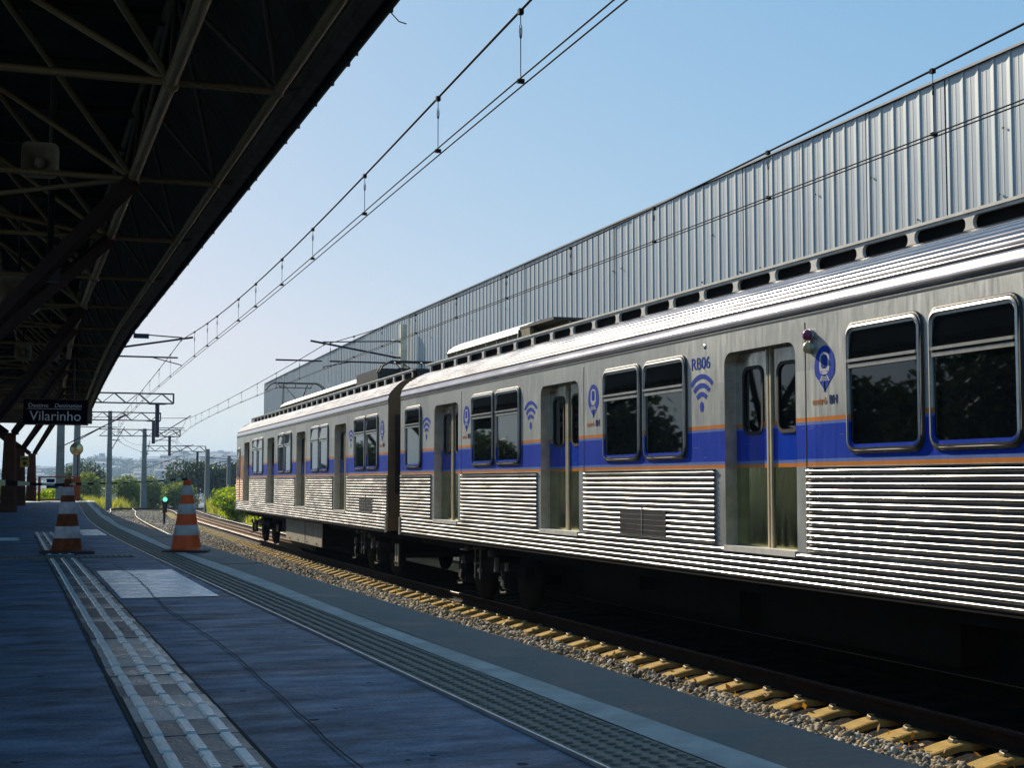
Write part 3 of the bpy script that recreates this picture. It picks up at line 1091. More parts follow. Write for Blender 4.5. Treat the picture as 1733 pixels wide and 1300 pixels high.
def roof_profile():
    """from the gutter up to the fairing on the -x side: (x, z above platform)"""
    pts = [(-HW, 2.285), (-HW - 0.004, 2.29), (-HW - 0.006, 2.365), (-HW + 0.0, 2.372)]
    pts += [(-HW + 0.018, 2.43)]
    cx, cz = -HW + 0.022, 2.44
    # corrugated shoulder, 8 ridges along a soft arc
    out = []
    N = 8
    a0, a1 = (-HW + 0.02, 2.44), (-0.93, 2.80)
    for i in range(N * 8 + 1):
        t = i / (N * 8)
        # quarter-ellipse-like shoulder
        ang = t * PI / 2 * 0.80
        bx = a0[0] + (a1[0] - a0[0]) * (1 - math.cos(ang)) / (1 - math.cos(PI / 2 * 0.80)) * 0.55 + (a1[0] - a0[0]) * t * 0.45
        bz = a0[1] + (a1[1] - a0[1]) * math.sin(ang) / math.sin(PI / 2 * 0.80) * 0.55 + (a1[1] - a0[1]) * t * 0.45
        ph = (i % 8) / 8
        rid = 0.009 * (math.sin(PI * min(1, ph / 0.8)) ** 0.6 if ph < 0.8 else 0)
        out.append((bx - rid * 0.72, bz + rid * 0.6))
    return pts + out


RPROF = roof_profile()


def prism(m, prof, y0, y1, close=False, smooth=False):
    m.ribbon([[(x, y0, z) for x, z in prof], [(x, y1, z) for x, z in prof]], smooth=smooth, close=close)


def text_mesh(name, body, size, m, parent, y, z, depth, extrude=0.001, shear=0.0, flip=True, sx=1.0, align='CENTER', bold=0.0):
    cu = bpy.data.curves.new(name, 'FONT')
    cu.body = body
    cu.size = size
    cu.extrude = extrude
    cu.align_x = align
    cu.shear = shear
    cu.offset = bold
    cu.resolution_u = 4
    tmp = bpy.data.objects.new(name, cu)
    COL.objects.link(tmp)
    dg = bpy.context.evaluated_depsgraph_get()
    me = bpy.data.meshes.new_from_object(tmp.evaluated_get(dg))
    COL.objects.unlink(tmp)
    bpy.data.objects.remove(tmp)
    bpy.data.curves.remove(cu)
    # text x runs towards -y, seen from -x
    for v in me.vertices:
        x, yy, zz = v.co
        v.co = (-HW - depth - zz, y - x * sx, z + yy)
    me.materials.clear()
    return link(name, me, m, parent)


def wifi_sign(parent, y, z, m, s=1.0):
    """dot and three arcs, centred at y, bottom of the dot at z"""
    mb = MB()
    cz = z + 0.06 * s
    n = 20
    plate(mb, [(y + 0.042 * s * math.cos(2 * PI * k / n), cz + 0.055 * s * math.sin(2 * PI * k / n)) for k in range(n)], 0.003, 0.002)
    for r in (0.15, 0.245, 0.34):
        a0 = R(47)
        t = 0.05
        inn, ou = [], []
        K = 16
        for k in range(K + 1):
            a = a0 + (PI - 2 * a0) * k / K
            ou.append((y + (r + t / 2) * s * 1.06 * math.cos(a), cz - 0.015 + (r + t / 2) * s * math.sin(a)))
            inn.append((y + (r - t / 2) * s * 1.06 * math.cos(a), cz - 0.015 + (r - t / 2) * s * math.sin(a)))
        mb.ribbon([[(-HW - 0.003, a, b) for a, b in inn], [(-HW - 0.003, a, b) for a, b in ou]])
    return obj('wifi_emblem', mb, m, parent)


def pin_emblem(parent, y, zt, zb, w, full=True):
    """map pin with a train front and track inside"""
    h = zt - zb
    r = w / 2
    cz = zt - r
    pts = []
    K = 22
    for k in range(K + 1):
        a = R(-22) + (PI + R(44)) * k / K
        pts.append((y + r * math.cos(a), cz + r * 1.12 * math.sin(a) - r * 0.12))
    pts.append((y + 0.012, zb + 0.004))
    pts.append((y - 0.012, zb + 0.004))
    mb = MB()
    plate(mb, pts, 0.003, 0.002)
    p = obj('map_pin_emblem', mb, M['logoblue'], parent)
    mb = MB()
    tz = cz + r * 0.05
    a = rrect(y, tz, w * 0.5, h * 0.48, w * 0.2, 4)
    b = rrect(y, tz + h * 0.035, w * 0.32, h * 0.3, w * 0.1, 4)
    mb.ribbon([[(-HW - 0.0045, q, z) for q, z in a], [(-HW - 0.0045, q, z) for q, z in b]], close=True)
    zt2 = tz - h * 0.26
    for s in (-1, 1):
        mb.add([(-HW - 0.0045, y + s * w * 0.09, zt2), (-HW - 0.0045, y + s * w * 0.14, zt2), (-HW - 0.0045, y + s * w * 0.26, zt2 - h * 0.12), (-HW - 0.0045, y + s * w * 0.2, zt2 - h * 0.12)], [(0, 1, 2, 3)])
    for k in range(3):
        z = zt2 - h * (0.025 + 0.035 * k)
        ww = w * (0.11 + 0.045 * k)
        mb.add([(-HW - 0.0045, y - ww, z), (-HW - 0.0045, y + ww, z), (-HW - 0.0045, y + ww, z - 0.007), (-HW - 0.0045, y - ww, z - 0.007)], [(0, 1, 2, 3)])
    obj('train_pictogram', mb, M['logogrey'], p)
    mb = MB()
    for s in (-1, 1):
        mb.add([(-HW - 0.006, y + s * w * 0.13 + 0.008 * math.cos(t), tz - h * 0.175 + 0.008 * math.sin(t)) for t in np.linspace(0, 2 * PI, 8, endpoint=False)], [tuple(range(8))])
    obj('pictogram_headlights', mb, M['logoblue'], p)
    if full:
        text_mesh('operator_lettering', 'metrô', 0.095, M['logoorange'], p, y + 0.215, zb - 0.105, 0.003, sx=1.0, align='LEFT')
    text_mesh('operator_initials', 'BH', 0.11, M['logonavy'], p, y - 0.07, zb - 0.105, 0.003, sx=0.95, align='LEFT', bold=0.002)


def window(parent, yc, w, z0=0.975, z1=2.11):
    """framed window with a hopper light over a fixed pane"""
    z0 += ZR; z1 += ZR
    h = z1 - z0
    zc = (z0 + z1) / 2
    mb = MB()
    A = rrect(yc, zc, w + 0.012, h + 0.012, 0.125)
    B = rrect(yc, zc, w - 0.05, h - 0.05, 0.1)
    ring(mb, [(A, 0.0), (A, 0.012), (B, 0.024), (B, 0.0)], True)
    gask = obj('window_gasket', mb, M['rubber'], parent)
    mb = MB()
    C1 = rrect(yc, zc, w - 0.045, h - 0.045, 0.102)
    C2 = rrect(yc, zc, w - 0.085, h - 0.085, 0.085)
    ring(mb, [(C1, 0.0), (C1, 0.03), (C2, 0.036), (C2, 0.002)])
    fr = obj('window_frame', mb, M['frame'], parent)
    gask.parent = fr
    mb = MB()
    C3 = rrect(yc, zc, w - 0.122, h - 0.145, 0.07)
    ring(mb, [(C2, 0.018), (C3, 0.018), (C3, 0.002)])
    obj('window_flange', mb, M['livery'], fr)
    zt = z1 - 0.345
    pz0, pz1 = z0 + 0.0625, z1 - 0.0625
    iw = w - 0.12
    mb = MB()
    mb.box(-HW - 0.03, -HW - 0.002, yc - iw / 2, yc + iw / 2, zt - 0.052, zt - 0.02)
    mb.box(-HW - 0.042, -HW - 0.002, yc - iw / 2, yc + iw / 2, zt + 0.0, zt + 0.026)
    obj('window_transom', mb, M['frame'], fr)
    mb = MB()
    mb.box(-HW - 0.02, -HW - 0.002, yc - iw / 2, yc + iw / 2, zt - 0.02, zt)
    obj('transom_slot', mb, M['rubber'], fr)
    mb = MB()
    mb.poly([(-HW - 0.006, yc - iw / 2, pz0), (-HW - 0.006, yc + iw / 2, pz0), (-HW - 0.006, yc + iw / 2, zt - 0.03), (-HW - 0.006, yc - iw / 2, zt - 0.03)])
    obj('window_pane', mb, M['glass'], fr)
    mb = MB()
    mb.poly([(-HW - 0.028, yc - iw / 2 + 0.01, zt + 0.02), (-HW - 0.028, yc + iw / 2 - 0.01, zt + 0.02), (-HW - 0.004, yc + iw / 2 - 0.01, pz1), (-HW - 0.004, yc - iw / 2 + 0.01, pz1)])
    obj('hopper_pane', mb, M['glass'], fr)
    return fr


def door(parent, yc, w=1.41, cab=False):
    """recessed double sliding door"""
    z0, z1 = 0.075 + ZR, 2.045 + ZR
    D = 0.135
    mb = MB()
    # reveal round the opening
    hole = door_hole(yc, w)
    mb.ribbon([[(-HW - 0.001, y, z) for y, z in hole], [(-HW + D, y, z) for y, z in hole]])
    dr = obj('door', mb, M['grime'], parent)
    mb = MB()
    mb.box(-HW - 0.03, -HW + D + 0.02, yc - w / 2, yc + w / 2, z0 - 0.055, z0)
    obj('door_sill', mb, M['rooflid'], dr)
    lw = w / 2
    for s in (-1, 1):
        a, b = (yc - w / 2 - 0.05, yc - 0.012) if s < 0 else (yc + 0.012, yc + w / 2 + 0.05)
        mb = MB()
        ya, yb = min(a, b), max(a, b)
        cy = yc + s * lw * 0.49
        win = rrect(cy, 1.545 + ZR, 0.4, 0.68, 0.1)
        # leaf with a window opening: four strips and a rounded surround
        X0 = -HW + D
        cz = 1.545 + ZR
        wy, wz = 0.2, 0.34
        outer = []
        for y, z in win:
            k = 1 / max(abs(y - cy) / wy, abs(z - cz) / wz)
            outer.append((cy + (y - cy) * k, cz + (z - cz) * k))
        mb.ribbon([[(X0, y, z) for y, z in outer], [(X0, y, z) for y, z in win], [(X0 + 0.02, y, z) for y, z in win]], close=True)
        for (p0, p1, q0, q1) in ((ya, cy - wy, z0, z1 + 0.03), (cy + wy, yb, z0, z1 + 0.03), (cy - wy, cy + wy, z0, cz - wz), (cy - wy, cy + wy, cz + wz, z1 + 0.03)):
            mb.add([(X0, p0, q0), (X0, p1, q0), (X0, p1, q1), (X0, p0, q1)], [(0, 1, 2, 3)])
        for c in (( -1, -1), (1, -1), (1, 1), (-1, 1)):
            cc = (cy + c[0] * wy, cz + c[1] * wz)
            near = sorted(outer, key=lambda p: (p[0] - cc[0]) ** 2 + (p[1] - cc[1]) ** 2)
            sd = [p for p in near if abs(p[0] - cc[0]) < 1e-4][:1]
            tp_ = [p for p in near if abs(p[1] - cc[1]) < 1e-4][:1]
            if sd and tp_:
                mb.add([(X0, *sd[0]), (X0, *cc), (X0, *tp_[0])], [(0, 1, 2)])
        obj('door_leaf', mb, M['liverydoor'], dr)
        mb = MB()
        g1 = rrect(cy, 1.545 + ZR, 0.42, 0.7, 0.11)
        g2 = rrect(cy, 1.545 + ZR, 0.35, 0.63, 0.085)
        ring(mb, [(g1, -D + 0.0), (g1, -D + 0.012), (g2, -D + 0.012), (g2, -D - 0.01)])
        obj('door_window_gasket', mb, M['rubber'], dr)
        mb = MB()
        plate(mb, rrect(cy, 1.545 + ZR, 0.39, 0.67, 0.1), -D - 0.008)
        obj('door_pane', mb, M['glass'], dr)
        mb = MB()
        mb.box(-HW + D - 0.022, -HW + D + 0.01, yc + s * 0.03 - 0.014, yc + s * 0.03 + 0.014, z0 + 0.002, z1 - 0.0)
        obj('door_edge_strip', mb, M['cream'], dr)
    mb = MB()
    mb.box(-HW + D - 0.006, -HW + D + 0.03, yc - 0.0155, yc + 0.0155, z0, z1)
    obj('door_gap', mb, M['black'], dr)
    return dr


def door_hole(yc, w):
    z0, z1 = 0.075 + ZR, 2.045 + ZR
    r = 0.13
    pts = [(yc - w / 2, z0)]
    for k in range(7):
        a = PI - PI / 2 * k / 6
        pts.append((yc - w / 2 + r + r * math.cos(a), z1 - r + r * math.sin(a)))
    for k in range(7):
        a = PI / 2 - PI / 2 * k / 6
        pts.append((yc + w / 2 - r + r * math.cos(a), z1 - r + r * math.sin(a)))
    pts.append((yc + w / 2, z0))
    return pts


def make_car(label, loc, heading, L, doors, windows, panels, wifis, pins, units, bogies, boxes, vents, slot_y, cab_window=None):
    """local y runs from -L/2 (towards the camera) to L/2; heights given above the platform"""
    car = thing('train_car', label, 'train car', loc, 'coupled cars of the silver train', world=False, rotz=-heading)
    y0, y1 = -L / 2, L / 2
    zt, zb = 2.285 + ZR, -0.24 + ZR
    # ---- side shell with door openings
    mb = MB()
    ds = sorted(doors)
    cur = y0
    X0 = -HW
    for d, w in ds:
        a, b = d - w / 2, d + w / 2
        mb.add([(X0, cur, zb), (X0, a, zb), (X0, a, zt), (X0, cur, zt)], [(0, 1, 2, 3)])
        hole = door_hole(d, w)
        up = [p for p in hole[1:-1]]
        mb.ribbon([[(X0, y, z) for y, z in up], [(X0, y, zt) for y, z in up]])
        mb.add([(X0, a, zb), (X0, b, zb), (X0, b, hole[0][1]), (X0, a, hole[0][1])], [(0, 1, 2, 3)])
        cur = b
    mb.add([(X0, cur, zb), (X0, y1, zb), (X0, y1, zt), (X0, cur, zt)], [(0, 1, 2, 3)])
    # far side, plain
    mb.add([(HW, y0, zb), (HW, y1, zb), (HW, y1, zt), (HW, y0, zt)], [(0, 1, 2, 3)])
    body = obj('body_shell', mb, M['livery'], car)
    # door pillars: thin upright seams
    mb = MB()
    for d, w in ds:
        mb.box(-HW - 0.003, -HW, d - w / 2 - 0.185, d - w / 2 - 0.175, 0.08 + ZR, 2.2 + ZR)
    mb.box(-HW - 0.005, -HW, y0, y1, 2.262 + ZR, 2.276 + ZR)
    obj('panel_seam', mb, M['rubber'], body)
    # ---- roof shoulder
    prof = [(x, z + ZR) for x, z in RPROF]
    mb = MB()
    prism(mb, prof, y0, y1, smooth=True)
    obj('roof_shoulder', mb, M['roof'], car)
    mb = MB()
    top = [(prof[-1][0], prof[-1][1]), (-0.6, 2.83 + ZR), (0.6, 2.83 + ZR), (0.93, 2.80 + ZR), (1.2, 2.68 + ZR), (1.4, 2.46 + ZR), (HW, 2.285 + ZR)]
    prism(mb, top, y0, y1)
    obj('roof_deck', mb, M['grime'], car)
    mb = MB()
    mb.box(-HW + 0.006, -HW + 0.02, y0, y1, 2.443 + ZR, 2.455 + ZR)
    nb = len(prof) - 65
    for i in range(1, 9):
        (xa, za) = prof[nb + i * 8 - 3]
        (xb, zb_) = prof[nb + i * 8]
        dx, dz = (xb - xa), (zb_ - za)
        mb.add([(xa - 0.005, y0, za + 0.004), (xb - 0.005, y0, zb_ + 0.004), (xb - 0.005, y1, zb_ + 0.004), (xa - 0.005, y1, za + 0.004)], [(0, 1, 2, 3)])
    obj('roof_groove_shade', mb, M['recess'], car)  # dark strips stand in for the shade between roof ridges
    # ---- slotted fairing
    mb = MB()
    p = 0.807
    xf, za, zb2 = -0.95, 2.775 + ZR, 2.945 + ZR
    n = int(L / p)
    ofs = y0 + (slot_y - y0) % p
    yy = ofs - p
    while yy < y1:
        a, b = max(yy, y0), min(yy + p, y1)
        if b - a > 0.35:
            cy, cz = (a + b) / 2, (za + zb2) / 2 - 0.004
            w = (b - a) - 0.095
            inn = rrect(cy, cz, w, 0.118, 0.057, 4)
            out = []
            for y, z in inn:
                ty = (y - cy) / (w / 2)
                tz = (z - cz) / 0.059
                k = 1 / max(abs(ty), abs(tz))
                out.append((cy + ty * k * (b - a) / 2, (za + zb2) / 2 + tz * k * (zb2 - za) / 2))
            mb.ribbon([[(xf, y, z) for y, z in out], [(xf, y, z) for y, z in inn], [(xf + 0.035, y, z) for y, z in inn]], close=True)
        yy += p
    mb.box(xf - 0.014, xf + 0.05, y0, y1, zb2 - 0.002, zb2 + 0.024)
    fair = obj('roof_fairing', mb, M['rooflid'], car)
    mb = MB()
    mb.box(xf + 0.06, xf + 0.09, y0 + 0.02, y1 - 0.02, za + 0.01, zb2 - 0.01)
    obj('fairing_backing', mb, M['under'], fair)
    # ---- ends
    endp = [(HW, zb), (HW, zt)] + [(1.4, 2.46 + ZR), (1.2, 2.68 + ZR), (0.93, 2.8 + ZR)] + [(-0.93, 2.8 + ZR), (-1.05, 2.775 + ZR), (-1.2, 2.7 + ZR), (-1.34, 2.57 + ZR), (-1.42, 2.43 + ZR), (-HW + 0.0, 2.3 + ZR), (-HW, zb)]
    for yy in (y0 + 0.01, y1 - 0.01):
        mb = MB()
        mb.poly([(x, yy, z) for x, z in endp])
        s = -1 if yy < 0 else 1
        mb.box(-1.0, -0.86, yy - 0.0 if s > 0 else yy - 0.05, yy + 0.05 if s > 0 else yy, 0.1 + ZR, 2.2 + ZR)
        e = obj('car_end', mb, M['endpanel'], car)
        mb = MB()
        mb.box(-0.62, 0.62, min(yy, yy + s * 0.31), max(yy, yy + s * 0.31), 0.0 + ZR, 2.25 + ZR)
        obj('gangway_bellows', mb, M['rubber'], e)
        mb = MB()
        mb.box(-1.3, -1.05, min(yy + s * 0.012, yy + s * 0.03), max(yy + s * 0.012, yy + s * 0.03), 0.5 + ZR, 2.05 + ZR)
        obj('end_window', mb, M['black'], e)
    # ---- fluted panels
    for a, b in panels:
        fm = 'fluted' if b - a > 0.85 else 'caborange'
        mb = MB()
        flutes(mb, a, b, 0.075 + ZR, 0.85 + ZR, 0.061)
        mb.box(-HW - 0.03, -HW, a, b - 0.03, 0.846 + ZR, 0.858 + ZR)
        fp = obj('fluted_panel', mb, M[fm], car)
        mb = MB()
        flute_shade_backing(mb, a, b, 0.075 + ZR, 0.85 + ZR)
        obj('flute_gap_shade', mb, M['recess'], fp)  # dark backing colour stands in for shade between the flutes
    mb = MB()
    flutes(mb, y0 + 0.12, y1 - 0.12, -0.24 + ZR, 0.066 + ZR, 0.061, depth=0.024)
    sk = obj('fluted_skirt', mb, M['fluted'], car)
    mb = MB()
    flute_shade_backing(mb, y0 + 0.12, y1 - 0.12, -0.24 + ZR, 0.066 + ZR)
    obj('flute_gap_shade', mb, M['recess'], sk)  # skirt flute gaps get the same painted shade
    mb = MB()
    for a in (y0, y1 - 0.115):
        mb.box(-HW - 0.034, -HW, a, a + 0.115, -0.27 + ZR, 0.06 + ZR)
    obj('skirt_end_plate', mb, M['grime'], sk)
    mb = MB()
    mb.box(-HW - 0.012, -HW + 0.03, y0, y1, -0.268 + ZR, -0.246 + ZR)
    obj('skirt_lip', mb, M['under'], sk)
    for a, b in vents:
        mb = MB()
        mb.box(-HW - 0.0243, -HW, a, b, 0.10 + ZR, 0.405 + ZR)
        v = obj('vent_grille', mb, M['black'], car)
        mb = MB()
        mb.box(-HW - 0.03, -HW - 0.02, (a + b) / 2 - 0.012, (a + b) / 2 + 0.012, 0.09 + ZR, 0.42 + ZR)
        obj('vent_mullion', mb, M['grime'], v)
    # ---- doors, windows, signs
    for d, w in doors:
        door(car, d, w)
    for yc, w in windows:
        window(car, yc, w)
    for y in wifis:
        wifi_sign(car, y, 1.46 + ZR, M['logoblue'])
    for y in pins:
        pin_emblem(car, y, 1.955 + ZR, 1.53 + ZR, 0.34)
    # ---- roof units
    for (a, b, w2, zt2, kind) in units:
        u = MB()
        base = 2.80 + ZR
        if kind == 'lid':
            prof2 = [(-w2, base + 0.34), (-w2 - 0.03, base + 0.35)]
            for k in range(25):
                tt = k / 24
                prof2.append((-w2 + (w2 * 2) * tt, base + 0.35 + (zt2 + 0.05 - 2.80 - 0.35) * math.sin(PI * tt) ** 0.6 + 0.008 * (k % 2)))
            prof2 += [(w2 + 0.03, base + 0.35), (w2, base + 0.34)]
            prism(u, prof2, a, b)
            for yy in (a, b):
                u.poly([(x, yy, z) for x, z in prof2])
            un = obj('roof_unit', u, M['rooflid'], car)
            v = MB()
            v.box(-w2 + 0.02, w2 - 0.02, a + 0.02, b - 0.02, base - 0.05, base + 0.338)
            obj('unit_side', v, M['roofside'], un)
            v = MB()
            nb = max(2, int((b - a) / 0.55))
            for k in range(nb + 1):
                yy = a + 0.03 + (b - a - 0.06) * k / nb
                v.box(-w2 + 0.004, -w2 + 0.02, yy - 0.015, yy + 0.015, base, base + 0.338)
            obj('unit_post', v, M['rooflid'], un)
        elif kind == 'open':
            u.box(-w2, w2, a, b, zt2 + ZR - 0.04, zt2 + ZR)
            u.path([(-w2 - 0.02, b, base + 0.05), (-w2, b, zt2 + ZR - 0.06), (-w2 + 0.25, b, zt2 + ZR + 0.02), (w2, b, zt2 + ZR + 0.02)], 0.03, 6)
            un = obj('roof_unit', u, M['eave'], car)
            v = MB()
            v.box(-w2 + 0.25, -w2 + 0.3, a, b, base, zt2 + ZR - 0.05)
            v.box(-w2, -w2 + 0.06, b - 0.5, b - 0.05, base + 0.22, zt2 + ZR - 0.05)
            obj('unit_side', v, M['roofside'], un)
        else:
            u.box(-w2, w2, a, b, base - 0.05, zt2 + ZR)
            obj('roof_box', u, M['panto'], car)
    # ---- underframe
    mb = MB()
    mb.box(-1.12, 1.2, y0 + 0.3, y1 - 0.3, -0.42 + ZR, -0.235 + ZR)
    mb.box(-0.35, 1.25, y0 + 4.2, y1 - 4.2, -1.0 + ZR, -0.4 + ZR)
    mb.box(-1.36, 1.36, y0 + 0.05, y1 - 0.05, -0.262 + ZR, -0.2 + ZR)
    un = obj('underframe', mb, M['under'], car)
    for (a, b, ztp, zbt, xs, mk) in boxes:
        mb = MB()
        mb.box(xs, xs + (0.02 if mk != 'under' else 0.9), a, b, zbt + ZR, ztp + ZR)
        bx = obj('equipment_box', mb, M[mk], car)
        if mk != 'under' and b - a > 1:
            mb = MB()
            mb.box(xs + 0.021, xs + 0.7, a + 0.01, b - 0.01, zbt + ZR + 0.01, ztp + ZR)
            obj('box_carcass', mb, M['under'], bx)  # box ends coloured near-black, standing in for their shade
        if mk == 'underbox':
            mb = MB()
            for k in range(4):
                yy = a + (b - a) * (0.12 + 0.25 * k)
                mb.box(xs - 0.02, xs, yy, yy + 0.05, zbt + ZR + 0.05, zbt + ZR + 0.08)
            mb.box(xs - 0.008, xs, a + (b - a) * 0.43, a + (b - a) * 0.435, zbt + ZR, ztp + ZR)
            obj('box_latch', mb, M['under'], bx)
    for c in bogies:
        mb = MB()
        mb.box(-1.12, -0.98, c - 1.65, c + 1.65, -0.72 + ZR, -0.55 + ZR)
        mb.box(0.98, 1.12, c - 1.65, c + 1.65, -0.72 + ZR, -0.55 + ZR)
        mb.box(-1.1, 1.1, c - 0.25, c + 0.25, -0.7 + ZR, -0.42 + ZR)
        bo = obj('bogie', mb, M['under'], car)
        for dy in (-1.1, 1.1):
            mb = MB()
            for s in (-1, 1):
                mb.lathe([(0.0, s * 0.9), (0.40, s * 0.9), (0.46, s * 0.86), (0.46, s * 0.76), (0.0, s * 0.76)], 28, (0, c + dy, -0.79 + ZR), 'x')
            mb.tube((-0.9, c + dy, -0.79 + ZR), (0.9, c + dy, -0.79 + ZR), 0.08, 10)
            obj('wheelset', mb, M['under'], bo)
            mb = MB()
            mb.box(-1.24, -1.1, c + dy - 0.17, c + dy + 0.17, -0.92 + ZR, -0.62 + ZR)
            mb.lathe([(0.0, -0.03), (0.11, -0.02), (0.12, 0.0)], 16, (-1.24, c + dy, -0.78 + ZR), 'x')
            obj('axle_box', mb, M['under'], bo)
            mb = MB()
            mb.tube((-1.17, c + dy + 0.3, -0.64 + ZR), (-1.17, c + dy + 0.3, -0.88 + ZR), 0.045, 10)
            obj('coil_spring', mb, M['undergrey'], bo)
            mb = MB()
            mb.path([(-1.29, c + dy + 0.12, -0.93 + ZR), (-1.3, c + dy + 0.02, -0.97 + ZR), (-1.27, c + dy - 0.12, -0.95 + ZR)], 0.018, 6)
            obj('brake_pipe', mb, M['undergrey'], bo)
            mb = MB()
            mb.tube((-1.31, c + dy - 0.26, -0.50 + ZR), (-1.31, c + dy - 0.26, -0.62 + ZR), 0.03, 8)
            obj('spring_hanger', mb, M['undergrey'], bo)
        mb = MB()
        for dy in (-0.13, 0.13):
            mb.tube((-1.33, c + dy, -0.35 + ZR), (-1.33, c + dy, -0.82 + ZR), 0.014, 8)
        mb.box(-1.36, -1.26, c - 0.17, c + 0.17, -0.355 + ZR, -0.335 + ZR)
        mb.box(-1.34, -1.28, c - 0.08, c - 0.02, -0.72 + ZR, -0.66 + ZR)
        mb.box(-1.34, -1.28, c + 0.1, c + 0.17, -0.6 + ZR, -0.57 + ZR)
        obj('suspension_link', mb, M['undergrey'], bo)
        for dy, zz in ((0.62, -0.36), (-0.6, -0.4)):
            mb = MB()
            mb.lathe([(0.0, -0.03), (0.05, -0.025), (0.055, 0.03), (0.0, 0.03)], 10, (-1.32, c + dy, zz + ZR), 'x')
            obj('damper_bush', mb, M['undergrey'], bo)
        mb = MB()
        mb.tube((-1.3, c - 0.85, -0.45 + ZR), (-1.3, c - 0.85, -0.66 + ZR), 0.04, 8)
        obj('damper', mb, M['undergrey'], bo)
    return car


# near car: local y = world Y - 15.05
YC = 15.05
near_car = make_car(
    'silver ribbed train car marked RB06, with purple lamps beside its nearest door', (8.35, YC, RAIL), 0.0, 22.1,
    [(d - YC, 1.41) for d in (23.1, 17.79, 12.36, 6.95)],
    [(25.18 - YC, 1.08)] + [(c + s * 0.6 - YC, 1.12) for c in (20.48, 15.09, 9.62) for s in (-1, 1)],
    [(a - YC, b - YC) for a, b in ((23.99, 26.06), (18.63, 22.22), (13.28, 16.9), (7.84, 11.46), (4.05, 6.1))],
    [18.9 - YC, 13.58 - YC, 24.3 - YC, 8.05 - YC], [21.93 - YC, 16.58 - YC, 11.14 - YC],
    [(21.7 - YC, 25.85 - YC, 0.62, 3.36, 'lid'), (20.1 - YC, 21.65 - YC, 0.64, 3.24, 'open')],
    [23.1 - 1.4 - YC, 6.3 - YC],
    [(14.0 - YC, 18.5 - YC, -0.42, -0.8, -0.8, 'under'), (10.2 - YC, 13.6 - YC, -0.42, -0.85, -0.75, 'under'), (16.2 - YC, 16.6 - YC, -0.42, -0.62, -1.0, 'under')],
    [(14.44 - YC, 15.72 - YC)], 9.70 - YC)
text_mesh('fleet_number', 'RB06', 0.185, M['logoblue'], near_car, 13.6 - YC, 1.925 + ZR, 0.003, sx=1.12)
mb = MB()
for zz in (2.07, 1.955):
    mb.lathe([(0.055, 0.0), (0.058, -0.015), (0.045, -0.018)], 16, (-HW, 11.37 - YC, zz + ZR), 'x')
lb = obj('lamp_base', mb, M['grime'], near_car)
for zz, mm in ((2.07, 'purple'), (1.955, 'creamlens')):
    mb = MB()
    mb.lathe([(0.05, -0.015), (0.055, -0.035), (0.05, -0.055), (0.036, -0.07), (0.016, -0.078), (0.0, -0.08)], 18, (-HW, 11.37 - YC, zz + ZR), 'x')
    obj('indicator_lamp', mb, M[mm], lb)
mb = MB()
mb.lathe([(0.0, -0.004), (0.03, -0.004), (0.03, 0.0)], 14, (-HW, 13.5 - YC, 2.16 + ZR), 'x')
obj('inspection_plug', mb, M['frame'], near_car)

# far car on the start of the curve
H2 = R(1.12)
T0, T1 = 0.30, 23.6
Lf = T1 - T0
n_p = Vector((6.93, 26.9, 0))
dirv = Vector((math.sin(H2), math.cos(H2), 0))
nor = Vector((math.cos(H2), -math.sin(H2), 0))
cfar = n_p + dirv * ((T0 + T1) / 2) + nor * HW
tc = (T0 + T1) / 2
far_car = make_car(
    'farther silver ribbed train car with raised pantograph on its roof', (cfar.x, cfar.y, RAIL), H2, Lf,
    [(t - tc, w) for t, w in ((5.08, 1.35), (10.35, 1.4), (15.62, 1.4), (20.97, 1.3))] + [],
    [(c + s * 0.6 - tc, 1.12) for c in (2.32, 7.66, 13.0, 18.35) for s in (-1, 1)],
    [(a - tc, b - tc) for a, b in ((0.34, 4.28), (5.9, 9.5), (11.2, 14.8), (16.45, 20.2), (21.75, 22.5), (22.75, 23.55))],
    [3.87 - tc], [0.8 - tc],
    [(7.35 - tc, 19.3 - tc, 0.62, 3.34, 'lid'), (4.9 - tc, 7.3 - tc, 0.62, 3.34, 'box'), (20.6 - tc, 21.2 - tc, 0.5, 3.12, 'box')],
    [3.1 - tc, 19.6 - tc],
    [(8.2 - tc, 13.75 - tc, -0.33, -0.91, -1.27, 'underbox'), (0.25 - tc, 0.5 - tc, -0.5, -0.93, -1.25, 'underbox'), (15.0 - tc, 16.8 - tc, -0.42, -0.8, -0.9, 'under'),
     (15.4 - tc, 15.7 - tc, -0.55, -0.75, -1.25, 'undergrey')],
    [(1.6 - tc, 2.88 - tc)], 0.5)
mb = MB()
mb.box(-HW - 0.004, -HW, 21.72 - tc, 23.58 - tc, 0.87 + ZR, 1.62 + ZR)
obj('cab_corner_paint', mb, M['caborange'], far_car)
window(far_car, 22.93 - tc, 0.62, 0.88, 1.9)


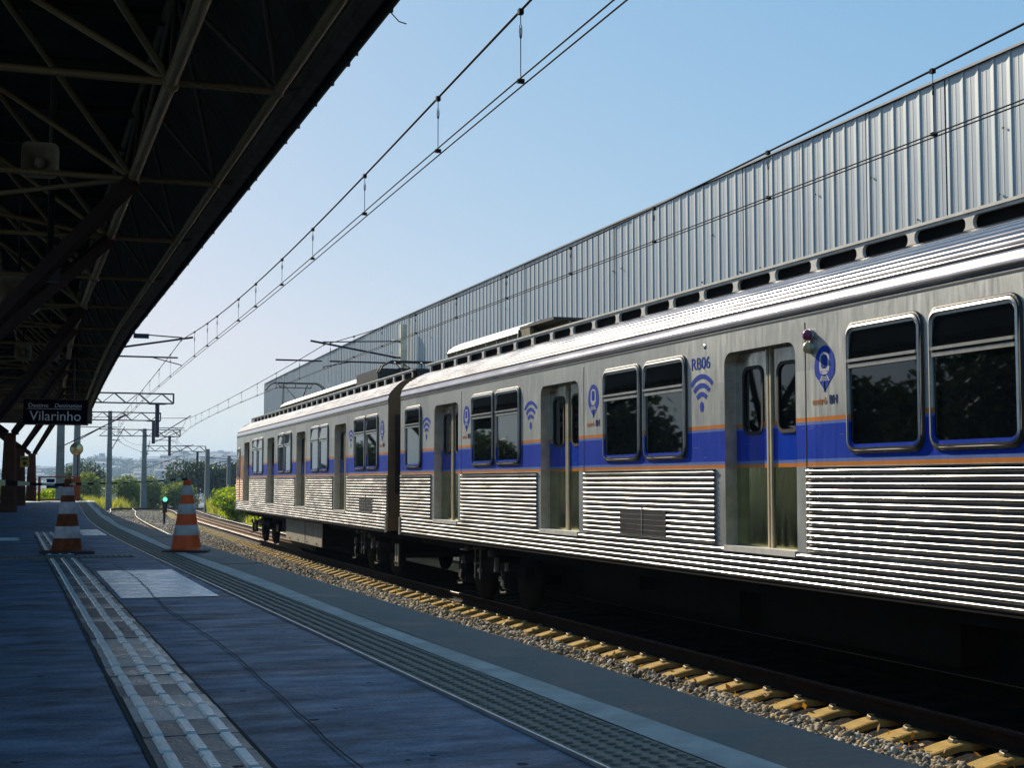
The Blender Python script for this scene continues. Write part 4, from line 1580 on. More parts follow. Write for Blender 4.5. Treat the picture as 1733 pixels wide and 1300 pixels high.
def pantograph(parent, yc, raised, name='pantograph'):
    b = 2.85 + ZR
    mb = MB()
    for s in (-1, 1):
        mb.tube((s * 0.5, yc - 0.9, b), (s * 0.5, yc + 0.9, b), 0.025, 6)
    for dy in (-0.9, 0.9):
        mb.tube((-0.5, yc + dy, b), (0.5, yc + dy, b), 0.025, 6)
        for s in (-1, 1):
            mb.tube((s * 0.5, yc + dy, b - 0.1), (s * 0.5, yc + dy, b), 0.05, 8)
    p = obj(name, mb, M['panto'], parent)
    h = 1.1 if raised else 0.46
    mb = MB()
    for s in (-1, 1):
        mb.tube((s * 0.45, yc - 0.8, b + 0.02), (s * 0.3, yc + 0.75, b + h * 0.45), 0.022, 6)
        mb.tube((s * 0.3, yc + 0.75, b + h * 0.45), (s * 0.4, yc, b + h), 0.018, 6)
    mb.tube((-0.3, yc + 0.75, b + h * 0.45), (0.3, yc + 0.75, b + h * 0.45), 0.018, 6)
    mb.tube((-0.4, yc, b + h), (0.3, yc + 0.75, b + h * 0.45), 0.012, 6)
    obj('pantograph_arm', mb, M['panto'], p)
    mb = MB()
    for dy in (-0.14, 0.14):
        mb.path([(-0.98, yc + dy, b + h - 0.2), (-0.9, yc + dy, b + h - 0.06), (-0.72, yc + dy, b + h + 0.05), (0.72, yc + dy, b + h + 0.05), (0.9, yc + dy, b + h - 0.06), (0.98, yc + dy, b + h - 0.2)], 0.02, 6)
    for s in (-0.6, 0.0, 0.6):
        mb.tube((s, yc - 0.14, b + h + 0.03), (s, yc + 0.14, b + h + 0.03), 0.015, 6)
        mb.tube((s, yc, b + h + 0.03), (s * 0.75, yc, b + h - 0.12), 0.012, 6)
    mb.tube((-0.55, yc, b + h - 0.1), (0.55, yc, b + h - 0.1), 0.015, 6)
    obj('collector_head', mb, M['panto'], p)
    return p


pantograph(far_car, 3.3 - tc, False)
pantograph(far_car, 20.0 - tc, True)

# ================================================================== SHED
shed_pts = [(11.46, -8.0), (11.6, 13.0), (11.95, 47.0), (12.9, 78.0)]


def seg_at(s):
    """point and heading along the shed wall, s metres from its near end"""
    for (a, b) in zip(shed_pts[:-1], shed_pts[1:]):
        l = math.hypot(b[0] - a[0], b[1] - a[1])
        if s <= l or b is shed_pts[-1]:
            k = s / l
            return a[0] + (b[0] - a[0]) * k, a[1] + (b[1] - a[1]) * k, math.atan2(b[0] - a[0], b[1] - a[1])
        s -= l


SHED_L = sum(math.hypot(b[0] - a[0], b[1] - a[1]) for a, b in zip(shed_pts[:-1], shed_pts[1:]))
SHED_TOP = 6.1
shed = thing('shed', 'long grey shed clad in ribbed metal sheets behind the train', 'building', (11.46, -8.0, -1.5))
PW = 0.948
RIB = PW / 3
prof = []
for k in range(3):
    o = k * RIB
    prof += [(0.0, o), (0.0, o + 0.07), (-0.0022, o + 0.08), (-0.0022, o + 0.095), (0.0, o + 0.105), (0.0, o + 0.15), (-0.0022, o + 0.16), (-0.0022, o + 0.175), (0.0, o + 0.185), (0.0, o + 0.215), (-0.015, o + 0.222), (-0.015, o + 0.234), (0.0, o + RIB - 0.004)]
sm_ = MB()
sm_.ribbon([[(x, y, 0) for x, y in prof], [(x, y, SHED_TOP + 1.5) for x, y in prof]])
sheet_me = sm_.mesh('wall_sheet')
s = 0.0
i = 0
while s + PW <= SHED_L + 0.3:
    x, y, hd = seg_at(s)
    o = link('wall_sheet', sheet_me, M['shed'], shed)
    o.location = (x - shed.location.x - (0.003 if i % 2 else 0.0), y - shed.location.y, rng.uniform(-0.012, 0.012))
    o.rotation_euler = (0, rng.uniform(-0.0015, 0.0015), -hd + rng.uniform(-0.002, 0.002))
    s += PW
    i += 1
mb = MB()
for a, b in zip(shed_pts[:-1], shed_pts[1:]):
    mb.add([(a[0] - 0.045, a[1], SHED_TOP - 0.0), (b[0] - 0.045, b[1], SHED_TOP - 0.0), (b[0] - 0.045, b[1], SHED_TOP + 0.03), (a[0] - 0.045, a[1], SHED_TOP + 0.03), (a[0] + 0.4, a[1], SHED_TOP + 0.03), (b[0] + 0.4, b[1], SHED_TOP + 0.03)], [(0, 1, 2, 3), (3, 2, 5, 4)])
obj('top_flashing', mb, M['shedcap'], shed)
mb = MB()
for k in range(110):
    x, y, hd = seg_at(rng.uniform(8, SHED_L))
    z = rng.choice((5.15, 4.3, 3.4)) + rng.uniform(-0.04, 0.04)
    mb.box(x - 0.03, x - 0.012, y - 0.011, y + 0.011, z - 0.012, z + 0.012)
o = obj('fixing_screw', mb, M['black'], shed)
o['kind'] = 'stuff'
mb = MB()
e = shed_pts[-1]
mb.box(e[0] + 0.02, e[0] + 24, e[1] - 0.1, e[1] + 0.02, -1.5, SHED_TOP - 0.05)
obj('end_wall', mb, M['shed'], shed)
mb = MB()
mb.ribbon([[(p[0] + 0.1, p[1], SHED_TOP - 0.02), (p[0] + 12, p[1], SHED_TOP + 0.5), (p[0] + 24, p[1], SHED_TOP - 0.02)] for p in shed_pts])
obj('roof', mb, M['shed'], shed)

# ================================================================== CANOPY
BAY = 3.45
NY = [10.3 + BAY * k for k in range(-3, 15)]
NY[-1] = min(NY[-1], 58.6)
ZC = 3.6
can = thing('platform_canopy', 'dark platform canopy on rusty tube trusses overhanging the platform', 'canopy', (0, 0, 0))


def cp_(x, y, z):
    return (x + cdx(y), y, z)


unit_tube = MB().tube((0, 0, 0), (0, 0, 1), 1.0, 8).mesh('strut')
TUBES = {}


def strut(name, a, b, r, m, parent, base=(0, 0, 0)):
    key = m.name
    if key not in TUBES:
        me = unit_tube.copy()
        me.materials.clear()
        me.materials.append(m)
        TUBES[key] = me
    o = bpy.data.objects.new(name, TUBES[key])
    COL.objects.link(o)
    o.parent = parent
    a = Vector(a) - Vector(base)
    b = Vector(b) - Vector(base)
    d = b - a
    o.rotation_mode = 'QUATERNION'
    o.rotation_quaternion = d.to_track_quat('Z', 'Y')
    o.location = a
    o.scale = (r, r, d.length)
    return o


# roof deck: ribbed sheet, flat then falling to the eave
mb = MB()
rows = []
y = -4.0
k = 0
while y < 58.8:
    dz = 0.0 if k % 2 else -0.035
    rows.append([cp_(-6.8, y, 4.97 + dz), cp_(1.35, y, 4.97 + dz), cp_(2.05, y, 3.83 + dz)])
    y += 0.11
    k += 1
mb.ribbon(rows)
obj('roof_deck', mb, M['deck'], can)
mb = MB()
mb.ribbon([[cp_(-6.8, y, 5.06), cp_(1.42, y, 5.06), cp_(2.13, y, 3.86)] for y in np.arange(-4, 58.9, 2.0)])
obj('roof_cover', mb, M['eave'], can)
# eave: channel, drip edge and fascia
mb = MB()
rows = []
for y in np.arange(-4, 58.9, 1.0):
    rows.append([cp_(1.93, y, 3.74), cp_(1.93, y, 3.62), cp_(2.02, y, 3.6), cp_(2.03, y, 3.68), cp_(2.09, y, 3.68), cp_(2.1, y, 3.6), cp_(2.115, y, 3.6), cp_(2.14, y, 3.88)])
mb.ribbon(rows)
obj('eave_gutter', mb, M['eave'], can)
mb = MB()
y = -3.0
while y < 58.5:
    q = cp_(2.12, y, 3.6)
    w_ = rng.uniform(0.02, 0.05)
    mb.box(q[0] - 0.012, q[0] + rng.uniform(0.002, 0.007), y, y + w_, 3.592, 3.62)
    y += rng.choice((0.45, 0.9, 1.4)) + rng.uniform(-0.2, 0.2)
obj('gutter_bracket', mb, M['eave'], can)
mb = MB()
mb.path([(2.13, 8.35, 3.62), (2.17, 8.3, 3.55), (2.2, 8.24, 3.52)], 0.004, 5)
obj('loose_wire', mb, M['black'], can)
# end fascia
mb = MB()
a = cp_(-6.8, 58.7, 3.3); b = cp_(2.12, 58.7, 3.3)
mb.box(a[0], b[0], 58.66, 58.74, 3.02, 5.06)
obj('end_fascia', mb, M['eave'], can)

for i, y in enumerate(NY):
    A = cp_(1.0, y, ZC); B = cp_(1.775, y, ZC); Cc = cp_(-2.6, y, ZC)
    strut('cross_bar', A, B, 0.028, M['tube'], can)
    strut('cross_bar', A, Cc, 0.03, M['tube'], can)
    strut('eave_bracket', B, cp_(2.0, y, 3.64), 0.018, M['eave'], can)
    mb = MB()
    mb.lathe([(0.0, -0.075), (0.05, -0.06), (0.075, 0.0), (0.05, 0.06), (0.0, 0.075)], 10, A)
    obj('truss_node', mb, M['tube'], can)
    mb = MB()
    mb.lathe([(0.0, -0.05), (0.045, -0.03), (0.045, 0.03), (0.0, 0.05)], 8, B)
    obj('truss_node', mb, M['tube'], can)
    for s in (-1, 1):
        yu = y + s * BAY / 2
        if yu < 59 and yu > -2:
            strut('diagonal', A, cp_(-0.35, yu, 4.9), 0.03, M['tube'], can)
            strut('diagonal', B, cp_(1.2, yu, 4.88), 0.022, M['eave'], can)
            strut('diagonal', A, cp_(1.2, yu, 4.88), 0.022, M['eave'], can)
            strut('diagonal', Cc, cp_(-0.35, yu, 4.9), 0.026, M['deck'], can)
    if i + 1 < len(NY):
        y2 = NY[i + 1]
        strut('bottom_chord', A, cp_(1.0, y2, ZC), 0.052, M['tube'], can)
        strut('bottom_chord', B, cp_(1.775, y2, ZC), 0.04, M['tube'], can)
        strut('bottom_chord', Cc, cp_(-2.6, y2, ZC), 0.05, M['tube'], can)
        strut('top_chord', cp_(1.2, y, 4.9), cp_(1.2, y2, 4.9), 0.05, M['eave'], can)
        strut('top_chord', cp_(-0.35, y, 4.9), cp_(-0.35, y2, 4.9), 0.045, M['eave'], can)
        if i % 3 == 1:
            strut('wind_brace', A, cp_(-2.6, y2, ZC), 0.026, M['tube'], can)
            strut('wind_brace', cp_(1.0, y2, ZC), Cc, 0.026, M['tube'], can)
        for f in (0.25, 0.75):
            yy = y + (y2 - y) * f
            mb = MB()
            q0 = cp_(-6.7, yy, 4.86)
            mb.box(q0[0], q0[0] + 8.0, yy - 0.03, yy + 0.03, 4.84, 4.93)
            obj('purlin', mb, M['deck'], can)

# ---- columns
col_names = ['brown canopy column farthest along the platform beside the orange gate', 'brown canopy column carrying a yellow notice plate',
             'brown canopy column third from the platform end', 'brown canopy column fourth from the platform end', 'brown canopy column nearest the viewer under the loudspeaker']
for i, (cy, xx) in enumerate([(57.0, 0.615), (46.5, 0.15), (36.1, -0.12), (25.8, -0.45), (15.4, -0.9)]):
    zt = (1.77, 1.73, 1.86, 1.7, 1.64)[i]
    t = thing('canopy_column', col_names[i], 'column', (xx, cy, 0), 'brown columns carrying the platform canopy')
    mb = MB()
    wb, wt = (0.2, 0.135)
    vs = []
    for w, z in ((wb, 0.0), (wt, zt)):
        c = w * 0.3
        vs += [(xx - w, cy - w + c, z), (xx - w + c, cy - w, z), (xx + w - c, cy - w, z), (xx + w, cy - w + c, z), (xx + w, cy + w - c, z), (xx + w - c, cy + w, z), (xx - w + c, cy + w, z), (xx - w, cy + w - c, z)]
    mb.add(vs, [(k, (k + 1) % 8, 8 + (k + 1) % 8, 8 + k) for k in range(8)] + [tuple(range(8, 16))])
    mb.box(xx - 0.2, xx + 0.2, cy - 0.17, cy + 0.17, zt, zt + 0.035)
    obj('shaft', mb, M['column'], t)
    for sy in (-1, 1):
        nyy = cy + sy * BAY / 2
        for nx in (1.0, -2.6):
            mb = MB()
            mb.beam((xx + (0.08 if nx > 0 else -0.08), cy + sy * 0.08, zt + 0.03), (nx + cdx(nyy), nyy, ZC - 0.03), 0.1, 0.13)
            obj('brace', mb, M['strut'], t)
t = thing('notice_plate', 'small yellow notice plate fixed to a brown column', 'notice', (0.27, 46.3, 1.35))
mb = MB()
mb.box(0.16, 0.42, 46.28, 46.3, 1.18, 1.52)
obj('plate', mb, M['noticeyellow'], t)
mb = MB()
mb.box(0.2, 0.38, 46.274, 46.28, 1.4, 1.45)
mb.box(0.24, 0.34, 46.274, 46.28, 1.24, 1.35)
obj('notice_print', mb, M['black'], t)

# ---- destination sign
t = thing('destination_sign', 'black hanging sign reading Destino Destination Vilarinho', 'sign', (0.85, 33.5, 2.06))
x0, x1, z0, z1 = 0.155, 1.535, 2.03, 2.57
SC = 0.78
mb = MB()
mb.box(x0, x1, 33.5, 33.59, z0, z1)
obj('sign_panel', mb, M['sign'], t)
mb = MB()
mb.box(x0 - 0.02, x1 + 0.02, 33.49, 33.6, z0 - 0.03, z0)
mb.box(x0 - 0.02, x1 + 0.02, 33.49, 33.6, z1, z1 + 0.02)
obj('sign_frame', mb, M['eave'], t)
mb = MB()
mb.box(x0 + 0.08, x1 - 0.14, 33.494, 33.5, z0 + 0.328, z0 + 0.338)
obj('sign_rule', mb, M['signtext'], t)
for x in (x0 + 0.3, x1 - 0.3):
    mb = MB()
    mb.tube((x, 33.55, z1), (x, 33.55, 3.65), 0.02, 6)
    obj('sign_hanger', mb, M['eave'], t)


def sign_text(body, size, x, z, y, parent, m, shear=0.0, align='LEFT', sx=1.0):
    cu = bpy.data.curves.new('lettering', 'FONT')
    cu.body = body; cu.size = size; cu.extrude = 0.002; cu.align_x = align; cu.shear = shear; cu.resolution_u = 4
    tmp = bpy.data.objects.new('lettering', cu)
    COL.objects.link(tmp)
    me = bpy.data.meshes.new_from_object(tmp.evaluated_get(bpy.context.evaluated_depsgraph_get()))
    bpy.data.objects.remove(tmp)
    bpy.data.curves.remove(cu)
    b = BASE.get(root_of(parent).name, (0, 0, 0))
    for v in me.vertices:
        a, c, d = v.co
        v.co = (x + a * sx - b[0], y - d - b[1], z + c - b[2])
    me.materials.clear()
    return link('lettering', me, m, parent)


sign_text('Destino', 0.129, x0 + 0.1, z0 + 0.367, 33.496, t, M['signtext'], sx=1.05)
sign_text('Destination', 0.129, x0 + 0.655, z0 + 0.367, 33.496, t, M['signtext'], shear=0.25, sx=0.98)
sign_text('Vilarinho', 0.312, x0 + 0.133, z0 + 0.07, 33.496, t, M['signtext'], sx=0.98)

# ---- loudspeakers
def horn(label, c, s=1.0, post=None):
    t = thing('loudspeaker', label, 'loudspeaker', c, 'horn loudspeakers under the canopy')
    x, y, z = c
    mb = MB()

    def sq(w, yy, r):
        return [(x + a - 0, yy, z + b) for a, b in rrect(0, 0, w, w, r, 4)]
    w = 0.36 * s
    mb.ribbon([sq(w, y, w * 0.2), sq(w * 0.93, y + 0.005, w * 0.19), sq(w * 0.75, y + 0.07 * s, w * 0.17), sq(w * 0.38, y + 0.17 * s, w * 0.12), sq(w * 0.2, y + 0.22 * s, w * 0.08)], smooth=True, close=True)
    mb.ribbon([sq(w, y, w * 0.2), sq(w, y + 0.02, w * 0.2), sq(w * 0.45, y + 0.22 * s, w * 0.14), sq(w * 0.4, y + 0.34 * s, w * 0.12)], smooth=True, close=True)
    mb.poly(sq(w * 0.4, y + 0.34 * s, w * 0.12))
    obj('horn', mb, M['horn'], t)
    mb = MB()
    mb.lathe([(0.0, 0.05 * s), (0.05 * s, 0.06 * s), (0.06 * s, 0.2 * s)], 14, (x, y, z), 'y')
    obj('throat', mb, M['horn'], t)
    mb = MB()
    if post:
        mb.tube((x + 0.12, y + 0.3, post[0]), (x + 0.12, y + 0.3, post[1]), 0.035, 8)
        mb.box(x + 0.02, x + 0.22, y + 0.22, y + 0.38, post[0] - 0.12, post[0] + 0.06)
    else:
        mb.tube((x, y + 0.2, z + 0.15 * s), (x, y + 0.2, 4.9), 0.02, 8)
    obj('mounting_post', mb, M['black'], t)


horn('square mouthed horn loudspeaker on dark post, nearest of the canopy speakers', (0.17, 14.6, 3.9), 1.0, (2.85, 4.9))
horn('dim horn loudspeaker behind the red brown braces', (0.0, 21.5, 3.42), 1.6)
for x, n in ((0.12, 'left'), (0.72, 'right')):
    horn('small dark horn loudspeaker, %s one of the far pair' % n, (x, 33.0, 3.6), 1.0)

# ---- cones and tape
def cone(label, x, y, om, bm, bands, rot, lean=0.0):
    t = thing('traffic_cone', label, 'traffic cone', (x, y, 0), None, rotz=rot, world=False)
    mb = MB()
    w = 0.2
    a = [(p, q, 0.0) for p, q in rrect(0, 0, 0.46, 0.46, 0.06, 4)]
    b = [(p, q, 0.022) for p, q in rrect(0, 0, 0.46, 0.46, 0.06, 4)]
    c = [(p, q, 0.028) for p, q in rrect(0, 0, 0.42, 0.42, 0.05, 4)]
    mb.ribbon([a, b, c], close=True)
    mb.poly(c)
    obj('cone_base', mb, M['conebase'], t)

    def rad(z):
        if z < 0.045:
            return 0.178 + (0.152 - 0.178) * ((z - 0.02) / 0.025)
        return 0.152 + (0.036 - 0.152) * ((z - 0.045) / (0.745 - 0.045))
    zs = [0.022, 0.03, 0.045] + list(np.linspace(0.06, 0.735, 24)) + [0.745, 0.75]
    mb = MB()
    mb.lathe([(rad(z) if z < 0.745 else (0.034 if z < 0.748 else 0.022), z) for z in zs] + [(0.018, 0.735), (0.0, 0.735)], 32)
    obj('cone_body', mb, om, t)
    for z0, z1 in bands:
        mb = MB()
        mb.lathe([(rad(z0) + 0.0005, z0), (rad(z0) + 0.0022, z0 + 0.002), (rad(z1) + 0.0022, z1 - 0.002), (rad(z1) + 0.0005, z1)], 32)
        obj('reflective_band', mb, bm, t)
    mb = MB()
    mb.lathe([(0.02, -0.006), (0.024, 0.0), (0.02, 0.006)], 12, (0, -rad(0.69) + 0.004, 0.69), 'y')
    obj('tape_hole', mb, M['black'], t)
    return t


cone('worn rust orange and grubby white traffic cone on the guide tiles', 0.517, 15.07, M['orangedirty'], M['bandworn'], [(0.155, 0.275), (0.40, 0.52), (0.63 - 0.02, 0.7 - 0.02 + 0.0)][:2] + [(0.555 + 0.03, 0.67)], 0.25)
cone('bright orange traffic cone with clean grey bands at the platform edge', 1.682, 14.92, M['orange'], M['band'], [(0.175, 0.28), (0.39, 0.495), (0.585, 0.685)], -0.2)
tp = thing('barrier_tape', 'yellow and black barrier tape strung between the two cones', 'tape', (0.5, 15.0, 0.72))


def tape(p0, p1, sag, w, twist, n, seg):
    a, b = Vector(p0), Vector(p1)
    d = (b - a)
    rows = []
    for i in range(n + 1):
        t = i / n
        c = a + d * t
        c.z -= sag * 4 * t * (1 - t)
        an = twist(t)
        up = Vector((0, math.sin(an), math.cos(an))) * (w / 2)
        rows.append((c - up, c + up))
    for par in (0, 1):
        mb = MB()
        for i in range(n):
            if (i // seg) % 2 == par:
                mb.add([rows[i][0], rows[i + 1][0], rows[i + 1][1], rows[i][1]], [(0, 1, 2, 3)], True)
        obj('tape_stripe_yellow' if par == 0 else 'tape_stripe_black', mb, M['tapeyellow'] if par == 0 else M['black'], tp)


tape((0.53, 15.03, 0.70), (1.68, 14.9, 0.752), 0.012, 0.045, lambda t: 0.95 + 0.35 * math.sin(3 * t), 40, 2)
tape((-0.9, 15.4, 0.77), (0.5, 15.05, 0.69), 0.012, 0.07, lambda t: 0.9 + 0.35 * math.sin(9 * t), 36, 3)

# ---- gate at the platform end
t = thing('platform_gate', 'orange red barrier gate closing the platform end', 'gate', (1.55, 56.6, 0))
for x in (0.9, 2.33):
    mb = MB()
    mb.box(x - 0.05, x + 0.05, 56.57, 56.65, 0, 0.93)
    obj('gate_post', mb, M['gate'], t)
mb = MB()
mb.box(0.85, 2.4, 56.58, 56.63, 0.88, 0.93)
mb.box(0.95, 2.28, 56.59, 56.62, 0.03, 0.08)
obj('gate_rail', mb, M['gate'], t)
mb = MB()
mb.box(2.05, 2.28, 56.6, 56.61, 0.1, 0.86)
obj('gate_panel', mb, M['gate'], t)
t = thing('gate_notice', 'small dark notice board hung on the orange gate', 'notice', (1.3, 56.5, 0.5))
mb = MB()
mb.box(1.15, 1.58, 56.52, 56.56, 0.48, 0.66)
mb.box(1.15, 1.45, 56.52, 56.56, 0.7, 0.84)
obj('notice_board', mb, M['logonavy'], t)

# ---- convex mirror on its stalk
t = thing('convex_mirror', 'round amber convex mirror on a thin pole at the platform end', 'mirror', (2.24, 57.2, 0))
mb = MB()
mb.tube((2.3, 57.3, -1.6), (2.3, 57.3, 2.0), 0.02, 8)
obj('pole', mb, M['black'], t)
mb = MB()
for k in range(5):
    pass
mb.lathe([(0.0, -0.09), (0.1, -0.075), (0.18, -0.04), (0.23, 0.0)], 28, (2.24, 57.2, 1.99), 'y')
obj('mirror_face', mb, M['mirror'], t)
mb = MB()
mb.lathe([(0.23, -0.012), (0.25, 0.0), (0.25, 0.03), (0.0, 0.05)], 28, (2.24, 57.2, 1.99), 'y')
obj('mirror_rim', mb, M['noticeyellow'], t)

# ---- dwarf signal
def emit_mat(name, col, s):
    m = bpy.data.materials.new(name)
    m.use_nodes = True
    b = m.node_tree.nodes['Principled BSDF']
    b.inputs['Base Color'].default_value = (*col, 1)
    b.inputs['Emission Color'].default_value = (*col, 1)
    b.inputs['Emission Strength'].default_value = s
    return m


M['greenlamp'] = emit_mat('green_signal_lamp', (0.16, 0.85, 0.6), 0.95)
t = thing('dwarf_signal', 'low black railway signal showing a green light', 'signal', (7.12, 72.9, -1.5))
mb = MB()
mb.tube((7.12, 72.9, -1.5), (7.12, 72.9, -0.75), 0.06, 8)
obj('signal_post', mb, M['black'], t)
mb = MB()
mb.box(7.02, 7.24, 72.8, 73.0, -0.82, -0.3)
mb.box(6.97, 7.29, 72.78, 73.1, -0.34, 0.0)
obj('signal_head', mb, M['black'], t)
mb = MB()
mb.lathe([(0.0, -0.03), (0.09, -0.02), (0.118, 0.0)], 20, (7.13, 72.77, -0.15), 'y')
obj('signal_lens', mb, M['greenlamp'], t)
mb = MB()
mb.lathe([(0.13, -0.1), (0.13, 0.01), (0.138, 0.01), (0.138, -0.1)], 20, (7.13, 72.77, -0.15), 'y')
obj('lens_hood', mb, M['black'], t)
mb = MB()
mb.box(6.65, 7.0, 72.7, 73.0, -1.5, -1.36)
mb.box(7.22, 7.6, 72.7, 73.0, -1.5, -1.36)
obj('footing', mb, M['whiteblock'], t)
for (x, y, lab) in ((7.75, 70.5, 'pale concrete block beside the dwarf signal'),):
    mb = MB()
    mb.box(x - 0.28, x + 0.28, y - 0.15, y + 0.15, -1.52, -1.36)
    o = obj('concrete_block', mb, M['whiteblock'])
    tag(o, lab, 'block')

# ================================================================== OVERHEAD LINE
def near_wire_x(y):
    return interp([(-20, 3.9), (12, 4.1), (25, 4.4), (44, 4.72), (70, 5.35), (99, 6.6), (123, 8.4), (149, 12.9), (181, 19.2)])(y)


def train_wire_x(y):
    return interp([(-20, 8.6), (12, 8.75), (25, 8.85), (43.7, 9.05), (70, 9.6), (99, 11.0), (123, 12.9), (149, 17.0), (181, 23.4)])(y)


def sag(y, sup, zlow, zs):
    if y <= sup[1]:
        return zlow(y)
    for a, b in zip(sup[:-1], sup[1:]):
        if a <= y <= b:
            t = (y - a) / (b - a)
            lo = 4.65
            return zs + (lo - zs) * 4 * t * (1 - t) - drop((a + b) / 2 if y > 100 else 60)
    return zs


def overhead(label, fx, sup, y1, low, zs, zc, twin, dys=None):
    t = thing('overhead_line', label, 'overhead wire', (fx(0), 0, zs))
    ysn = list(np.arange(-12, y1, 1.5))
    for s in sup:
        ysn.append(s)
    ysn = sorted(ysn)
    mb = MB()
    mb.path([(fx(y), y, sag(y, sup, low, zs)) for y in ysn if y <= y1], 0.0125, 6)
    obj('messenger_wire', mb, M['wire'], t)
    for o in ((-0.045, 0.045) if twin else (0.0,)):
        mb = MB()
        mb.path([(fx(y) + o, y, zc - drop(y)) for y in ysn if y <= y1], 0.0075, 6)
        obj('contact_wire', mb, M['wire'], t)
    dys = list(np.arange(1.8, 44, 3.4)) if dys is None else dys
    dys = list(dys) + list(np.arange(48, 97, 5.0))
    for y in dys:
        z = sag(y, sup, low, zs)
        x = fx(y)
        mb = MB()
        L = z - zc
        mb.tube((x, y, zc), (x, y, z - L * 0.24), 0.0045, 5)
        ll = []
        for k in range(9):
            a = 2 * PI * k / 8
            ll.append((x + 0.012 * math.cos(a), y, z - L * 0.29 + L * 0.11 * math.sin(a)))
        mb.path(ll, 0.004, 4)
        mb.tube((x, y, z - L * 0.18), (x, y, z), 0.0045, 5)
        mb.box(x - 0.022, x + 0.022, y - 0.025, y + 0.025, z - 0.035, z + 0.014)
        mb.box(x - 0.03, x + 0.03, y - 0.02, y + 0.02, zc - 0.006, zc + 0.03)
        obj('dropper', mb, M['wire'], t)
    return t


overhead('double contact wire hung by droppers over the empty near track', near_wire_x, [-2, 44.0, 99, 123, 149, 181], 150, interp([(-12, 5.5), (-2, 5.3), (6, 4.98), (12, 4.83), (18, 4.72), (25, 4.67), (32, 4.70), (37.4, 4.81), (44, 5.05)]), 5.05, 4.2, True, (1.8, 5.0, 8.2, 11.45, 14.2, 17.9, 21.8, 24.9, 28.2, 30.8, 34.7, 36.8, 40.0))
overhead('double contact wire hung by droppers above the silver train', train_wire_x, [-2, 43.7, 99, 123, 149, 181], 150, interp([(-12, 6.0), (-2, 5.6), (6, 5.16), (10.7, 4.96), (15.4, 4.83), (22, 4.70), (30, 4.68), (36, 4.75), (43.7, 5.0)]), 5.0, 4.24, True)


def cantilever(parent, root_x, y, tip_x, z_mess, z_con, z_tie, z_strut, z_steady, side, over=0.35, m='steelblue'):
    """side -1: mast on the left of the wire"""
    s = 1 if tip_x > root_x else -1
    mb = MB()
    mb.tube((root_x, y, z_tie), (tip_x - s * 0.0, y, z_mess + 0.12), 0.02, 6)
    a = Vector((root_x, y, z_strut)); b = Vector((tip_x, y, z_mess + 0.08))
    mb.tube(a, b + (b - a).normalized() * over, 0.032, 8)
    mb.tube((root_x, y, z_steady), (tip_x - s * 0.2 if s < 0 else tip_x - 0.1, y, z_steady), 0.026, 8)
    mb.tube((tip_x - s * 0.9, y, z_steady), (tip_x, y, z_con + 0.06), 0.016, 6)
    mb.tube((tip_x, y, z_con + 0.06), (tip_x, y, z_con), 0.015, 6)
    mb.tube((tip_x, y, z_mess + 0.1), (tip_x, y, z_mess), 0.014, 6)
    mb.lathe([(0.0, -0.05), (0.05, -0.03), (0.05, 0.03), (0.0, 0.05)], 8, (tip_x, y, z_mess + 0.09))
    return obj('cantilever', mb, M[m], parent)


def insulators(parent, x, y, zs, s):
    mb = MB()
    for z in zs:
        pr = []
        for k in range(6):
            pr += [(0.022, k * 0.04), (0.055, k * 0.04 + 0.012), (0.022, k * 0.04 + 0.03)]
        mb.lathe([(r, s * q) for r, q in pr], 10, (x, y, z), 'x')
    return obj('insulator', mb, M['insul'], parent)


# bracket on the canopy for the near track
t = thing('canopy_wire_bracket', 'dark cantilever arms reaching out from behind the canopy eave', 'wire bracket', (1.6, 44.0, 5.06))
mb = MB()
mb.box(1.55, 1.7, 43.93, 44.07, 3.4, 5.8)
obj('bracket_post', mb, M['steelblue'], t)
cantilever(t, 1.7, 44.0, near_wire_x(44.0), 5.0, 4.22, 5.27, 4.55, 4.5, -1)
mb = MB()
mb.box(3.3, 3.75, 43.96, 44.04, 5.06, 5.2)
obj('tie_weight', mb, M['steelblue'], t)

# mast in front of the shed
t = thing('shed_mast', 'pale concrete mast with cantilever arms in front of the shed', 'mast', (11.62, 43.7, -1.5))
mb = MB()
mb.box(11.52, 11.72, 43.6, 43.8, -1.5, 5.75)
obj('mast', mb, mat('mast_pale', (0.72, 0.66, 0.5), 0.8), t)
cantilever(t, 11.4, 43.7, 9.05, 4.98, 4.26, 5.2, 4.68, 4.5, 1, over=0.42)
mb = MB()
mb.tube((9.0, 43.7, 4.5), (7.55, 43.7, 4.5), 0.026, 8)
obj('steady_tube_end', mb, M['steelblue'], t)
insulators(t, 11.52, 43.7, (5.2, 4.68, 4.5), -1)


